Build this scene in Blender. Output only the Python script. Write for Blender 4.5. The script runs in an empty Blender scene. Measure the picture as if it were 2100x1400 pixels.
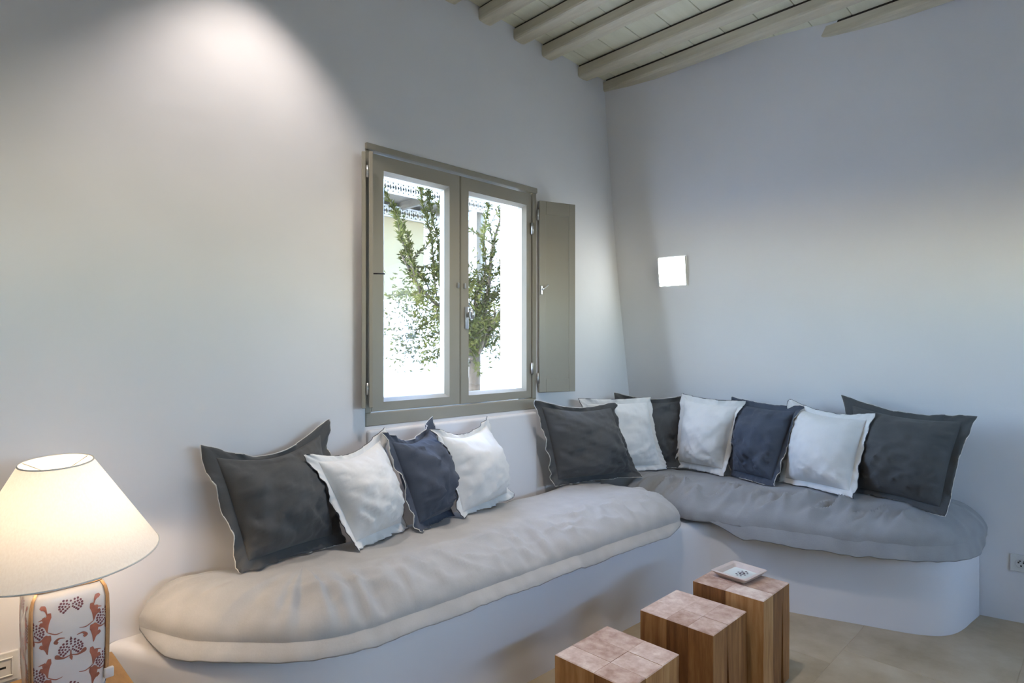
import bpy, bmesh, math, random
import numpy as np
from mathutils import Vector, Matrix, noise as mnoise

# ------------------------------------------------------------------ camera, world, sun, exposure
scene = bpy.context.scene
COL = scene.collection
cam_d = bpy.data.cameras.new('camera')
cam_d.sensor_width = 36.0
cam_d.lens = 1250.0 / 2100.0 * 36.0
cam_d.shift_y = 9.0 / 2100.0
cam_d.clip_start = 0.05
cam = bpy.data.objects.new('camera', cam_d)
COL.objects.link(cam)
cam.location = (-3.486, -2.304, 1.35)
cam.rotation_euler = (math.radians(90), 0, math.radians(44.77 - 90))
scene.camera = cam

scene.view_settings.view_transform = 'Standard'
scene.view_settings.look = 'None'
scene.view_settings.gamma = 1.0
scene.view_settings.use_curve_mapping = False
scene.view_settings.exposure = 0.33
cy = scene.cycles
cy.use_light_tree = False
cy.max_bounces = 7; cy.diffuse_bounces = 4; cy.glossy_bounces = 3; cy.transmission_bounces = 4; cy.transparent_max_bounces = 8
cy.caustics_reflective = False; cy.caustics_refractive = False
cy.use_adaptive_sampling = True; cy.adaptive_threshold = 0.03

world = bpy.data.worlds.new('sky')
scene.world = world
world.use_nodes = True
wn = world.node_tree
bg = wn.nodes['Background']
sky = wn.nodes.new('ShaderNodeTexSky')
sky.sky_type = 'NISHITA'
sky.sun_disc = False
sky.sun_elevation = math.radians(52)
sky.sun_rotation = math.radians(-82)
sky.altitude = 20
sky.air_density = 1.0
sky.dust_density = 0.4
sky.ozone_density = 3.0
wn.links.new(sky.outputs[0], bg.inputs[0])
SKY = 3.2
bg.inputs[1].default_value = SKY

sun_d = bpy.data.lights.new('sun', 'SUN')
sun_d.energy = 17.0
sun_d.color = (1.0, 0.97, 0.92)
sun_d.angle = math.radians(0.6)
sun_o = bpy.data.objects.new('sun', sun_d)
COL.objects.link(sun_o)
sun_o.location = (-8, 1, 12)
sun_o.rotation_euler = Vector((-0.6, 0.08, 0.8)).to_track_quat('Z', 'Y').to_euler()

SPOT_W = 41.0
SPOT2_W = 80.0
LAMP_W = 13.0
NICHE_E = 26.0

rng = random.Random(7)

# ------------------------------------------------------------------ helpers
def obj(name, me, mat=None, parent=None, smooth=False):
    if isinstance(me, bmesh.types.BMesh):
        bm = me
        me = bpy.data.meshes.new(name)
        bm.to_mesh(me)
        bm.free()
    if mat is not None and not me.materials:
        me.materials.append(mat)
    if smooth:
        me.polygons.foreach_set('use_smooth', [True] * len(me.polygons))
    o = bpy.data.objects.new(name, me)
    COL.objects.link(o)
    if parent is not None:
        o.parent = parent
    return o

def pyd(name, verts, faces):
    me = bpy.data.meshes.new(name)
    me.from_pydata([tuple(map(float, v)) for v in verts], [], faces)
    me.update()
    return me

def tag(o, label=None, cat=None, group=None, kind=None):
    if label: o['label'] = label
    if cat: o['category'] = cat
    if group: o['group'] = group
    if kind: o['kind'] = kind
    return o

def thing(name, label, cat, loc=(0, 0, 0), rz=0.0, group=None):
    o = bpy.data.objects.new(name, None)
    o.empty_display_size = 0.05
    COL.objects.link(o)
    o.location = loc
    o.rotation_euler = (0, 0, rz)
    return tag(o, label, cat, group)

def add_box(bm, lo, hi, bev=0.0, seg=2):
    x0, y0, z0 = lo; x1, y1, z1 = hi
    vs = [bm.verts.new(p) for p in ((x0,y0,z0),(x1,y0,z0),(x1,y1,z0),(x0,y1,z0),(x0,y0,z1),(x1,y0,z1),(x1,y1,z1),(x0,y1,z1))]
    fs = [bm.faces.new([vs[i] for i in f]) for f in ((0,3,2,1),(4,5,6,7),(0,1,5,4),(1,2,6,5),(2,3,7,6),(3,0,4,7))]
    if bev > 0:
        es = set(e for f in fs for e in f.edges)
        bmesh.ops.bevel(bm, geom=list(es), offset=bev, segments=seg, profile=0.5, affect='EDGES')
    return vs

def box(name, lo, hi, mat, parent=None, bev=0.0, seg=2, smooth=False):
    bm = bmesh.new()
    add_box(bm, lo, hi, bev, seg)
    return obj(name, bm, mat, parent, smooth)

def tube(path, rad, n=8, closed=False, cap=True):
    """verts, faces of a tube along a path; rad may be a number or a list"""
    P = [Vector(p) for p in path]
    m = len(P)
    R = rad if isinstance(rad, (list, tuple)) else [rad] * m
    verts, faces = [], []
    up = Vector((0, 0, 1))
    prev = None
    for i in range(m):
        a = P[(i - 1) % m] if (closed or i > 0) else P[i]
        b = P[(i + 1) % m] if (closed or i < m - 1) else P[i]
        t = (b - a)
        t = t.normalized() if t.length > 1e-9 else Vector((0, 0, 1))
        if prev is None:
            ref = up if abs(t.dot(up)) < 0.9 else Vector((1, 0, 0))
            u = t.cross(ref).normalized()
        else:
            u = prev - t * prev.dot(t)
            u = u.normalized() if u.length > 1e-6 else t.orthogonal().normalized()
        prev = u
        w = t.cross(u)
        for k in range(n):
            an = 2 * math.pi * k / n
            verts.append(P[i] + (u * math.cos(an) + w * math.sin(an)) * R[i])
    seg = m if closed else m - 1
    for i in range(seg):
        j = (i + 1) % m
        for k in range(n):
            k2 = (k + 1) % n
            faces.append((i*n+k, i*n+k2, j*n+k2, j*n+k))
    if cap and not closed:
        faces.append(tuple(range(n))[::-1])
        faces.append(tuple((m-1)*n + k for k in range(n)))
    return verts, faces

def lathe(prof, n=48):
    verts, faces = [], []
    for r, z in prof:
        for k in range(n):
            a = 2*math.pi*k/n
            verts.append((r*math.cos(a), r*math.sin(a), z))
    for i in range(len(prof)-1):
        for k in range(n):
            k2 = (k+1) % n
            faces.append((i*n+k, i*n+k2, (i+1)*n+k2, (i+1)*n+k))
    return verts, faces

def fbm(x, y, z, o=3):
    v, a, f = 0.0, 1.0, 1.0
    for _ in range(o):
        v += a * mnoise.noise(Vector((x*f, y*f, z*f)))
        a *= 0.5; f *= 2.0
    return v

def catmull(pts, per=8, closed=True):
    P = [np.array(p, float) for p in pts]
    out = []
    m = len(P)
    rngi = range(m) if closed else range(m-1)
    for i in rngi:
        p0 = P[(i-1) % m] if closed or i > 0 else P[i]
        p1 = P[i]; p2 = P[(i+1) % m]
        p3 = P[(i+2) % m] if closed or i < m-2 else P[(i+1) % m]
        for k in range(per):
            t = k/per
            out.append(0.5*((2*p1)+(-p0+p2)*t+(2*p0-5*p1+4*p2-p3)*t*t+(-p0+3*p1-3*p2+p3)*t**3))
    if not closed: out.append(P[-1])
    return out

def resample(pts, step):
    P = np.array(pts)
    Q = np.vstack([P, P[:1]])
    d = np.r_[0, np.cumsum(np.linalg.norm(np.diff(Q, axis=0), axis=1))]
    n = int(d[-1]/step)
    t = np.linspace(0, d[-1], n, endpoint=False)
    return np.stack([np.interp(t, d, Q[:, k]) for k in range(Q.shape[1])], 1), t, d[-1]

# ------------------------------------------------------------------ materials
class NT:
    def __init__(self, name):
        self.m = bpy.data.materials.new(name)
        self.m.use_nodes = True
        self.t = self.m.node_tree
        self.b = self.t.nodes['Principled BSDF']
        self.out = self.t.nodes['Material Output']
    def n(self, typ, **kw):
        nd = self.t.nodes.new('ShaderNode' + typ)
        for k, v in kw.items():
            if k.startswith('in_'):
                key = k[3:]
                nd.inputs[int(key) if key.isdigit() else key.replace('_', ' ')].default_value = v
            else:
                setattr(nd, k, v)
        return nd
    def l(self, a, b): self.t.links.new(a, b)
    def coord(self, kind='Object', scale=(1, 1, 1)):
        tc = self.n('TexCoord')
        mp = self.n('Mapping')
        mp.inputs['Scale'].default_value = scale
        self.l(tc.outputs[kind], mp.inputs['Vector'])
        return mp.outputs[0]
    def noise(self, vec, scale, detail=4, rough=0.55):
        nd = self.n('TexNoise')
        nd.inputs['Scale'].default_value = scale
        nd.inputs['Detail'].default_value = detail
        nd.inputs['Roughness'].default_value = rough
        if vec is not None: self.l(vec, nd.inputs['Vector'])
        return nd.outputs['Fac']
    def ramp(self, fac, stops):
        r = self.n('ValToRGB')
        e = r.color_ramp.elements
        while len(e) < len(stops): e.new(0.5)
        for i, (p, c) in enumerate(stops):
            e[i].position = p
            e[i].color = (*c, 1)
        self.l(fac, r.inputs['Fac'])
        return r.outputs['Color']
    def bump(self, h, strength, dist):
        b = self.n('Bump')
        b.inputs['Strength'].default_value = strength
        b.inputs['Distance'].default_value = dist
        self.l(h, b.inputs['Height'])
        prev = self.b.inputs['Normal'].links
        if prev: self.l(prev[0].from_socket, b.inputs['Normal'])
        self.l(b.outputs[0], self.b.inputs['Normal'])
    def set(self, col=None, rough=None, metal=None, spec=None, sheen=None):
        if col is not None: self.b.inputs['Base Color'].default_value = (*col, 1)
        if rough is not None: self.b.inputs['Roughness'].default_value = rough
        if metal is not None: self.b.inputs['Metallic'].default_value = metal
        if spec is not None: self.b.inputs['Specular IOR Level'].default_value = spec
        if sheen is not None: self.b.inputs['Sheen Weight'].default_value = sheen

def simple(name, col, rough=0.5, metal=0.0, spec=0.5, var=0.06, scale=9.0, bump=0.0, bscale=60.0):
    N = NT(name)
    N.set(col, rough, metal, spec)
    v = N.coord('Object')
    f = N.noise(v, scale)
    N.l(N.ramp(f, [(0.25, [c*(1-var) for c in col]), (0.75, [min(1, c*(1+var)) for c in col])]), N.b.inputs['Base Color'])
    if bump: N.bump(N.noise(v, bscale), bump, 0.004)
    return N.m

def plaster(name, col):
    N = NT(name)
    N.set(col, 0.75, 0, 0.25)
    v = N.coord('Object')
    f = N.noise(v, 1.6, 2)
    N.l(N.ramp(f, [(0.3, [c*0.965 for c in col]), (0.7, [min(1, c*1.02) for c in col])]), N.b.inputs['Base Color'])
    N.bump(N.noise(v, 2.6, 3, 0.45), 0.4, 0.03)
    return N.m

def fabric(name, col, weave=620.0, var=0.07, bump=0.25, sheen=0.15, rough=0.85):
    N = NT(name)
    N.set(col, rough, 0, 0.2, sheen)
    v = N.coord('Object')
    f = N.noise(v, 14, 1)
    w1 = N.n('TexNoise'); w1.inputs['Scale'].default_value = 1.0; w1.inputs['Detail'].default_value = 1
    N.l(N.coord('Object', (weave, weave*0.15, weave*0.4)), w1.inputs['Vector'])
    mx = N.n('Mix', data_type='FLOAT'); mx.inputs[0].default_value = 0.35
    N.l(f, mx.inputs[2]); N.l(w1.outputs['Fac'], mx.inputs[3])
    N.l(N.ramp(mx.outputs[0], [(0.3, [c*(1-var) for c in col]), (0.7, [min(1, c*(1+var)) for c in col])]), N.b.inputs['Base Color'])
    N.bump(N.noise(v, 30, 2), bump, 0.004)
    return N.m

def woodgrain(name, stops, scale=(6, 6, 0.7), rough=0.6, endgrain=None, randomize=0.0, bump=0.2):
    N = NT(name)
    N.set(None, rough, 0, 0.3)
    v = N.coord('Object', scale)
    info = N.n('ObjectInfo')
    add = N.n('VectorMath', operation='ADD')
    mul = N.n('VectorMath', operation='SCALE'); mul.inputs['Scale'].default_value = 13.0
    cmb = N.n('CombineXYZ')
    for i in range(3): N.l(info.outputs['Random'], cmb.inputs[i])
    N.l(cmb.outputs[0], mul.inputs[0])
    N.l(v, add.inputs[0]); N.l(mul.outputs[0], add.inputs[1])
    f = N.noise(add.outputs[0], 3.2, 6, 0.65)
    f2 = f
    if randomize:
        m = N.n('Math', operation='MULTIPLY_ADD')
        m.inputs[1].default_value = randomize; 
        N.l(info.outputs['Random'], m.inputs[0])
        sub = N.n('Math', operation='SUBTRACT'); sub.inputs[1].default_value = randomize*0.5
        N.l(f, sub.inputs[0]); N.l(sub.outputs[0], m.inputs[2])
        f2 = m.outputs[0]
    col = N.ramp(f2, stops)
    if endgrain:
        g = N.n('NewGeometry')
        sep = N.n('SeparateXYZ'); N.l(g.outputs['True Normal'], sep.inputs[0])
        gt = N.n('Math', operation='GREATER_THAN'); gt.inputs[1].default_value = 0.6
        N.l(sep.outputs['Z'], gt.inputs[0])
        v3 = N.coord('Object', (1, 1, 0.2))
        add3 = N.n('VectorMath', operation='ADD'); N.l(v3, add3.inputs[0]); N.l(mul.outputs[0], add3.inputs[1])
        e = N.noise(add3.outputs[0], 22, 5, 0.65)
        m3 = N.n('Math', operation='MULTIPLY_ADD'); m3.inputs[1].default_value = 0.28
        N.l(info.outputs['Random'], m3.inputs[0])
        s3 = N.n('Math', operation='SUBTRACT'); s3.inputs[1].default_value = 0.14
        N.l(e, s3.inputs[0]); N.l(s3.outputs[0], m3.inputs[2])
        ec = N.ramp(m3.outputs[0], endgrain)
        mx = N.n('Mix', data_type='RGBA')
        N.l(gt.outputs[0], mx.inputs[0]); N.l(col, mx.inputs[6]); N.l(ec, mx.inputs[7])
        col = mx.outputs[2]
    N.l(col, N.b.inputs['Base Color'])
    N.bump(f, bump, 0.004)
    return N.m

def emitter(name, col, strength):
    N = NT(name)
    N.set(col, 0.4)
    N.b.inputs['Emission Color'].default_value = (*col, 1)
    N.b.inputs['Emission Strength'].default_value = strength
    return N.m

def pane_glass(name):
    N = NT(name)
    N.t.nodes.remove(N.b)
    tr = N.n('BsdfTransparent'); gl = N.n('BsdfGlossy'); gl.inputs['Roughness'].default_value = 0.02
    nz = N.n('TexNoise'); nz.inputs['Scale'].default_value = 2.0
    rp = N.n('MapRange'); rp.inputs['To Min'].default_value = 0.94; rp.inputs['To Max'].default_value = 0.98
    N.l(nz.outputs['Fac'], rp.inputs['Value']); N.l(rp.outputs[0], tr.inputs['Color'])
    mx = N.n('MixShader')
    mx.inputs[0].default_value = 0.05; N.l(tr.outputs[0], mx.inputs[1]); N.l(gl.outputs[0], mx.inputs[2])
    N.l(mx.outputs[0], N.out.inputs[0])
    return N.m

def shade_mat():
    N = NT('lampshade_linen')
    N.t.nodes.remove(N.b)
    v = N.coord('Object', (260, 260, 60))
    f = N.noise(v, 1.0, 2)
    c = N.ramp(f, [(0.3, (0.88, 0.83, 0.76)), (0.7, (0.93, 0.89, 0.82))])
    d = N.n('BsdfDiffuse'); t = N.n('BsdfTranslucent')
    N.l(c, d.inputs[0]); N.l(c, t.inputs[0])
    mx = N.n('MixShader'); mx.inputs[0].default_value = 0.20
    N.l(d.outputs[0], mx.inputs[1]); N.l(t.outputs[0], mx.inputs[2])
    N.l(mx.outputs[0], N.out.inputs[0])
    return N.m

def leaf_mat():
    N = NT('olive_leaf')
    N.t.nodes.remove(N.b)
    v = N.coord('Object')
    f = N.noise(v, 3.5, 2)
    c = N.ramp(f, [(0.3, (0.020, 0.021, 0.006)), (0.5, (0.045, 0.047, 0.012)), (0.75, (0.10, 0.105, 0.035))])
    d = N.n('BsdfDiffuse'); t = N.n('BsdfTranslucent')
    N.l(c, d.inputs[0]); N.l(c, t.inputs[0])
    mx = N.n('MixShader'); mx.inputs[0].default_value = 0.18
    N.l(d.outputs[0], mx.inputs[1]); N.l(t.outputs[0], mx.inputs[2])
    N.l(mx.outputs[0], N.out.inputs[0])
    return N.m

def stone_floor():
    N = NT('honed_limestone')
    N.set(None, 0.42, 0, 0.4)
    v = N.coord('Object')
    info = N.n('ObjectInfo')
    cmb = N.n('CombineXYZ')
    for i in range(3): N.l(info.outputs['Random'], cmb.inputs[i])
    sc = N.n('VectorMath', operation='SCALE'); sc.inputs['Scale'].default_value = 9.0
    N.l(cmb.outputs[0], sc.inputs[0])
    ad = N.n('VectorMath', operation='ADD'); N.l(v, ad.inputs[0]); N.l(sc.outputs[0], ad.inputs[1])
    f = N.noise(ad.outputs[0], 4.5, 7, 0.62)
    N.l(N.ramp(f, [(0.25, (0.34, 0.26, 0.155)), (0.5, (0.44, 0.35, 0.235)), (0.75, (0.53, 0.445, 0.32))]), N.b.inputs['Base Color'])
    N.bump(N.noise(v, 11, 5), 0.15, 0.006)
    return N.m

M = {}
M['plaster'] = plaster('white_plaster', (0.80, 0.785, 0.79))
M['ext_white'] = plaster('whitewash_outdoors', (0.84, 0.83, 0.79))
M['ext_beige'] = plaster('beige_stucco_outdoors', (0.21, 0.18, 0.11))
M['joint'] = simple('grey_joint_mortar', (0.44, 0.355, 0.245), 0.9)
M['stone'] = stone_floor()
M['beam'] = woodgrain('limewashed_beam', [(0.25, (0.50, 0.44, 0.33)), (0.5, (0.62, 0.56, 0.43)), (0.8, (0.72, 0.67, 0.54))], (5, 0.6, 5), 0.7)
M['board'] = woodgrain('limewashed_board', [(0.25, (0.72, 0.69, 0.52)), (0.55, (0.80, 0.77, 0.60)), (0.8, (0.85, 0.82, 0.67))], (0.5, 5, 5), 0.7)
M['roofdark'] = simple('dark_roof_and_shadow_gap', (0.05, 0.04, 0.03), 0.9)  # roof body, and the painted shadow line above each beam
M['taupe'] = simple('taupe_gloss_paint', (0.33, 0.305, 0.25), 0.30, 0, 0.5, 0.03, 4, 0.04, 30)
M['metal'] = simple('brushed_nickel', (0.62, 0.62, 0.62), 0.3, 1.0)
M['black'] = simple('black_iron', (0.03, 0.03, 0.03), 0.5, 0.6)
M['glass'] = pane_glass('window_glass')
M['padfab'] = fabric('grey_linen', (0.46, 0.445, 0.425))
M['paddark'] = fabric('grey_linen_darker', (0.33, 0.33, 0.33))  # darker copy of the left pad's grey linen
M['dark'] = fabric('charcoal_cotton', (0.094, 0.094, 0.094), sheen=0.1)
M['slate'] = fabric('slate_blue_cotton', (0.080, 0.093, 0.122), sheen=0.1)
M['white'] = fabric('white_cotton', (0.80, 0.785, 0.755), var=0.03, bump=0.18)
M['cordw'] = fabric('cream_edging', (0.72, 0.69, 0.63), bump=0.1)
M['cordd'] = fabric('charcoal_edging', (0.07, 0.07, 0.075), bump=0.1)
M['teak'] = woodgrain('raw_teak', [(0.22, (0.13, 0.048, 0.014)), (0.45, (0.27, 0.115, 0.036)), (0.62, (0.40, 0.195, 0.068)), (0.85, (0.55, 0.32, 0.14))],
                      (9, 9, 0.8), 0.55, endgrain=[(0.2, (0.34, 0.20, 0.14)), (0.42, (0.50, 0.34, 0.26)), (0.6, (0.62, 0.46, 0.37)), (0.8, (0.78, 0.65, 0.54))], randomize=0.35)
M['tablewood'] = woodgrain('oak_table', [(0.25, (0.30, 0.15, 0.045)), (0.5, (0.45, 0.25, 0.085)), (0.8, (0.58, 0.36, 0.15))], (5, 1.0, 5), 0.45)
M['ceramic'] = simple('glazed_white_ceramic', (0.72, 0.70, 0.68), 0.25, 0, 0.5, 0.04, 14)
M['ceramicblue'] = simple('pale_blue_glaze', (0.50, 0.53, 0.62), 0.25, 0, 0.5, 0.06, 12)
M['motifred'] = simple('russet_glaze_print', (0.36, 0.13, 0.085), 0.35, 0, 0.5, 0.2, 60)
M['motifplum'] = simple('plum_glaze_print', (0.20, 0.07, 0.075), 0.35, 0, 0.5, 0.25, 70)
M['cane'] = simple('cane_strap', (0.42, 0.25, 0.12), 0.6, 0, 0.3, 0.2, 40)
M['tray'] = simple('tray_ceramic', (0.58, 0.48, 0.42), 0.35, 0, 0.4, 0.06, 30)
M['trayin'] = simple('tray_pale_glaze', (0.72, 0.75, 0.70), 0.15, 0, 0.5, 0.03, 20)
M['ink'] = simple('dark_ink', (0.06, 0.035, 0.045), 0.5)
M['plastic'] = simple('white_plastic', (0.74, 0.73, 0.70), 0.4, 0, 0.5, 0.02)
M['shade'] = shade_mat()
M['bulb'] = emitter('warm_bulb', (1.0, 0.72, 0.42), 30.0)
M['leaf'] = leaf_mat()
M['bark'] = simple('olive_bark', (0.065, 0.05, 0.035), 0.9, 0, 0.2, 0.3, 30, 0.6, 40)
M['frost'] = emitter('lit_frosted_pane', (0.90, 0.98, 1.0), NICHE_E)
M['canvas'] = simple('pergola_lattice_paint', (0.34, 0.34, 0.31), 0.7)
M['extwood'] = simple('weathered_grey_wood', (0.12, 0.11, 0.09), 0.8, 0, 0.2, 0.2, 12)

# ------------------------------------------------------------------ geometry of the room
WX0, WX1, WZ0, WZ1 = -2.064, -0.972, 1.0, 2.228   # window opening
WD = np.array([0.186, -0.983])          # along the right-hand wall, away from the corner
NR = np.array([-0.983, -0.186])         # its inward normal
def lean(z):                            # the old wall thickens towards the top
    return float(np.interp(z, [0, 0.4, 0.7, 1.05, 1.4, 1.8, 2.3, 3.0, 3.3], [0, 0.012, 0.03, 0.06, 0.118, 0.185, 0.25, 0.33, 0.36]))
def inside(p, m=0.0015):
    """keep a point on the room side of the two walls behind the bench"""
    x, y, z = p
    lim = -m
    if WX0 < x < -0.98 and 0.40 < z < 0.99: lim = -0.0225-m
    y = min(y, lim)
    n = x*NR[0] + y*NR[1]
    d = lean(max(z, 0)) + m - n
    if d > 0:
        x += NR[0]*d; y += NR[1]*d
        y = min(y, lim)
    return (x, y, z)
def RW(s, n, z): return (s*WD[0]+n*NR[0], s*WD[1]+n*NR[1], z)

# ---- floor
floor = box('floor', (-5.8, -5.2, -0.12), (1.6, 0.3, -0.0016), M['joint'])
tag(floor, 'pale honed limestone paving of the room', None, None, 'structure')
# irregular slabs with flush joints
rows = [0.35, -0.28, -0.83, -1.44, -2.02, -2.64, -3.25, -3.85, -4.5, -5.2]
for i in range(len(rows)-1):
    x = -5.8 + (0.0 if i != 3 else 0.17)
    if i == 3:
        cuts = [-5.8, -4.9, -3.95, -3.1, -2.2, -1.35, -0.53, 0.42, 1.6]
    else:
        cuts = [-5.8]
        while cuts[-1] < 1.0:
            cuts.append(cuts[-1] + rng.uniform(0.7, 1.1))
        cuts[-1] = 1.6
    for j in range(len(cuts)-1):
        g = 0.0012
        bm = bmesh.new()
        zt = rng.uniform(-0.0004, 0.0)
        x0, x1, y0, y1 = cuts[j]+g, cuts[j+1]-g, rows[i+1]+g, rows[i]-g
        add_box(bm, (x0, y0, -0.02), (x1, y1, zt), 0.0012, 1)
        obj('slab', bm, M['stone'], floor)

# ---- window wall (y = 0) with its opening
TH = 0.24
bm = bmesh.new()
ZC = 3.5
def wallblock(bm, x0, x1, z0, z1, th=TH):
    add_box(bm, (x0, 0, z0), (x1, th, z1))
wallblock(bm, -5.8, WX0, -0.1, ZC)
wallblock(bm, WX1, 0.5, -0.1, ZC)
wallblock(bm, WX0, WX1, -0.1, WZ0)
wallblock(bm, WX0, WX1, WZ1, ZC)
bmesh.ops.remove_doubles(bm, verts=bm.verts, dist=1e-5)
wall_win = obj('wall_window', bm, M['plaster'])
tag(wall_win, 'white plastered wall holding the casement window', None, None, 'structure')
# low plaster apron standing proud under the window
ap = box('apron', (WX0+0.005, -0.022, 0.40), (-0.985, 0.01, 0.985), M['plaster'], wall_win, 0.012, 3)

# ---- right-hand wall: leaning, with the square recess of the wall light
NS0, NS1, NZ0, NZ1 = 0.245, 0.421, 1.718, 1.898
DOOR = (2.95, 3.6, 0.0, 2.25)
s_lines = sorted(set([-0.14, 0.0, NS0, NS1, 0.8, 1.3, 1.8, 2.3, DOOR[0], 3.3, DOOR[1], 4.5, 5.3]))
z_lines = sorted(set([-0.1, 0.0, 0.4, 0.7, 1.05, 1.4, NZ0, NZ1, 2.1, 2.25, 2.5, 2.75, 3.0, 3.34, 3.5]))
verts = [RW(s, lean(max(z, 0)), z) for z in z_lines for s in s_lines]
nS, nZ = len(s_lines), len(z_lines)
faces = []
for i in range(nZ-1):
    for j in range(nS-1):
        sm, zm = (s_lines[j]+s_lines[j+1])/2, (z_lines[i]+z_lines[i+1])/2
        if NS0 < sm < NS1 and NZ0 < zm < NZ1: continue
        if DOOR[0] < sm < DOOR[1] and DOOR[2] < zm < DOOR[3]: continue
        faces.append((i*nS+j, (i+1)*nS+j, (i+1)*nS+j+1, i*nS+j+1))
def reveal(a, b, depth):
    k = len(verts)
    pa, pb = verts[a], verts[b]
    for p in (pb, pa):
        verts.append((p[0]-NR[0]*depth, p[1]-NR[1]*depth, p[2]))
    faces.append((a, b, k, k+1))
def vid(s, z): return z_lines.index(z)*nS + s_lines.index(s)
ND = 0.05
ring = [vid(NS0, NZ0), vid(NS0, NZ1), vid(NS1, NZ1), vid(NS1, NZ0)]
for a in range(4): reveal(ring[a], ring[(a+1) % 4], 0.30)
for zz in range(nZ-1):
    if DOOR[2] <= z_lines[zz] < DOOR[3]:
        reveal(zz*nS+s_lines.index(DOOR[0]), (zz+1)*nS+s_lines.index(DOOR[0]), 0.3)
        reveal((zz+1)*nS+s_lines.index(DOOR[1]), zz*nS+s_lines.index(DOOR[1]), 0.3)
for ss in range(nS-1):
    if DOOR[0] <= s_lines[ss] < DOOR[1]:
        reveal(z_lines.index(2.25)*nS+ss, z_lines.index(2.25)*nS+ss+1, 0.3)
# outer skin
base = len(verts)
verts += [RW(s, -0.3, z) for z in z_lines for s in s_lines]
for i in range(nZ-1):
    for j in range(nS-1):
        sm, zm = (s_lines[j]+s_lines[j+1])/2, (z_lines[i]+z_lines[i+1])/2
        if DOOR[0] < sm < DOOR[1] and DOOR[2] < zm < DOOR[3]: continue
        faces.append((base+i*nS+j, base+i*nS+j+1, base+(i+1)*nS+j+1, base+(i+1)*nS+j))
me = pyd('wall_right', verts, faces)
wall_right = obj('wall_right', me, M['plaster'])
tag(wall_right, 'leaning white plastered wall on the right', None, None, 'structure')

# ---- walls out of the frame, with a wide terrace opening behind the photographer
bm = bmesh.new()
add_box(bm, (-6.1, -5.2, -0.1), (-5.8, 0.24, ZC))
tag(obj('wall_left', bm, M['plaster']), 'white plastered wall at the far left end', None, None, 'structure')
bm = bmesh.new()
OX0, OX1, OZ0, OZ = -3.2, 0.0, 1.6, 1.98
add_box(bm, (-6.1, -5.45, -0.1), (OX0, -5.2, ZC))
add_box(bm, (OX1, -5.45, -0.1), (1.7, -5.2, ZC))
add_box(bm, (OX0, -5.45, OZ), (OX1, -5.2, ZC))
add_box(bm, (OX0, -5.45, -0.1), (OX1, -5.2, OZ0))
tag(obj('wall_back', bm, M['plaster']), 'white plastered wall with the terrace opening', None, None, 'structure')

# sky portals guide the daylight through the real openings
def portal(name, loc, sx, sy, direction):
    d = bpy.data.lights.new(name, 'AREA')
    d.shape = 'RECTANGLE'; d.size = sx; d.size_y = sy
    d.cycles.is_portal = True
    o = bpy.data.objects.new(name, d)
    COL.objects.link(o)
    o.location = loc
    o.rotation_euler = Vector(direction).to_track_quat('-Z', 'Z').to_euler()
portal('portal_window', ((WX0+WX1)/2, 0.26, (WZ0+WZ1)/2), 1.1, 1.25, (0, -1, 0))
portal('portal_terrace', ((OX0+OX1)/2, -5.5, (OZ+OZ0)/2), OX1-OX0, OZ-OZ0, (0, 1, 0))
pd = RW(3.28, -0.32, 1.12)
portal('portal_door', pd, 0.65, 2.25, (NR[0], NR[1], 0))

# ---- ceiling: boards on skewed beams, falling gently towards the corner
def zboard(x): return 3.03 + (-0.345-x)*0.045
bm = bmesh.new()
add_box(bm, (-6.1, -5.45, 3.2), (1.7, 0.24, 3.55))
for v_ in bm.verts:
    v_.co.z = zboard(v_.co.x) + (0.027 if v_.co.z < 3.3 else 0.4)
ceil_o = obj('ceiling', bm, M['roofdark'])
tag(ceil_o, 'limewashed timber ceiling', None, None, 'structure')
y = 0.10
i = 0
bw = 0.182
while y > -5.3:
    bm = bmesh.new()
    dz = rng.uniform(-0.001, 0.001)
    add_box(bm, (-6.0, y-bw+0.0013, dz), (1.65, y-0.0013, 0.024), 0.002, 1)
    for v_ in bm.verts: v_.co.z += zboard(v_.co.x)
    obj('board', bm, M['board'], ceil_o)
    y -= bw
    i += 1
bx = [-1.405, -1.152, -0.925, -0.60, -0.345, -0.065, 0.22, 0.5]
x = -1.405 - 0.24
left = []
while x > -5.8:
    left.append(x)
    x -= rng.uniform(0.24, 0.29)
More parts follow.
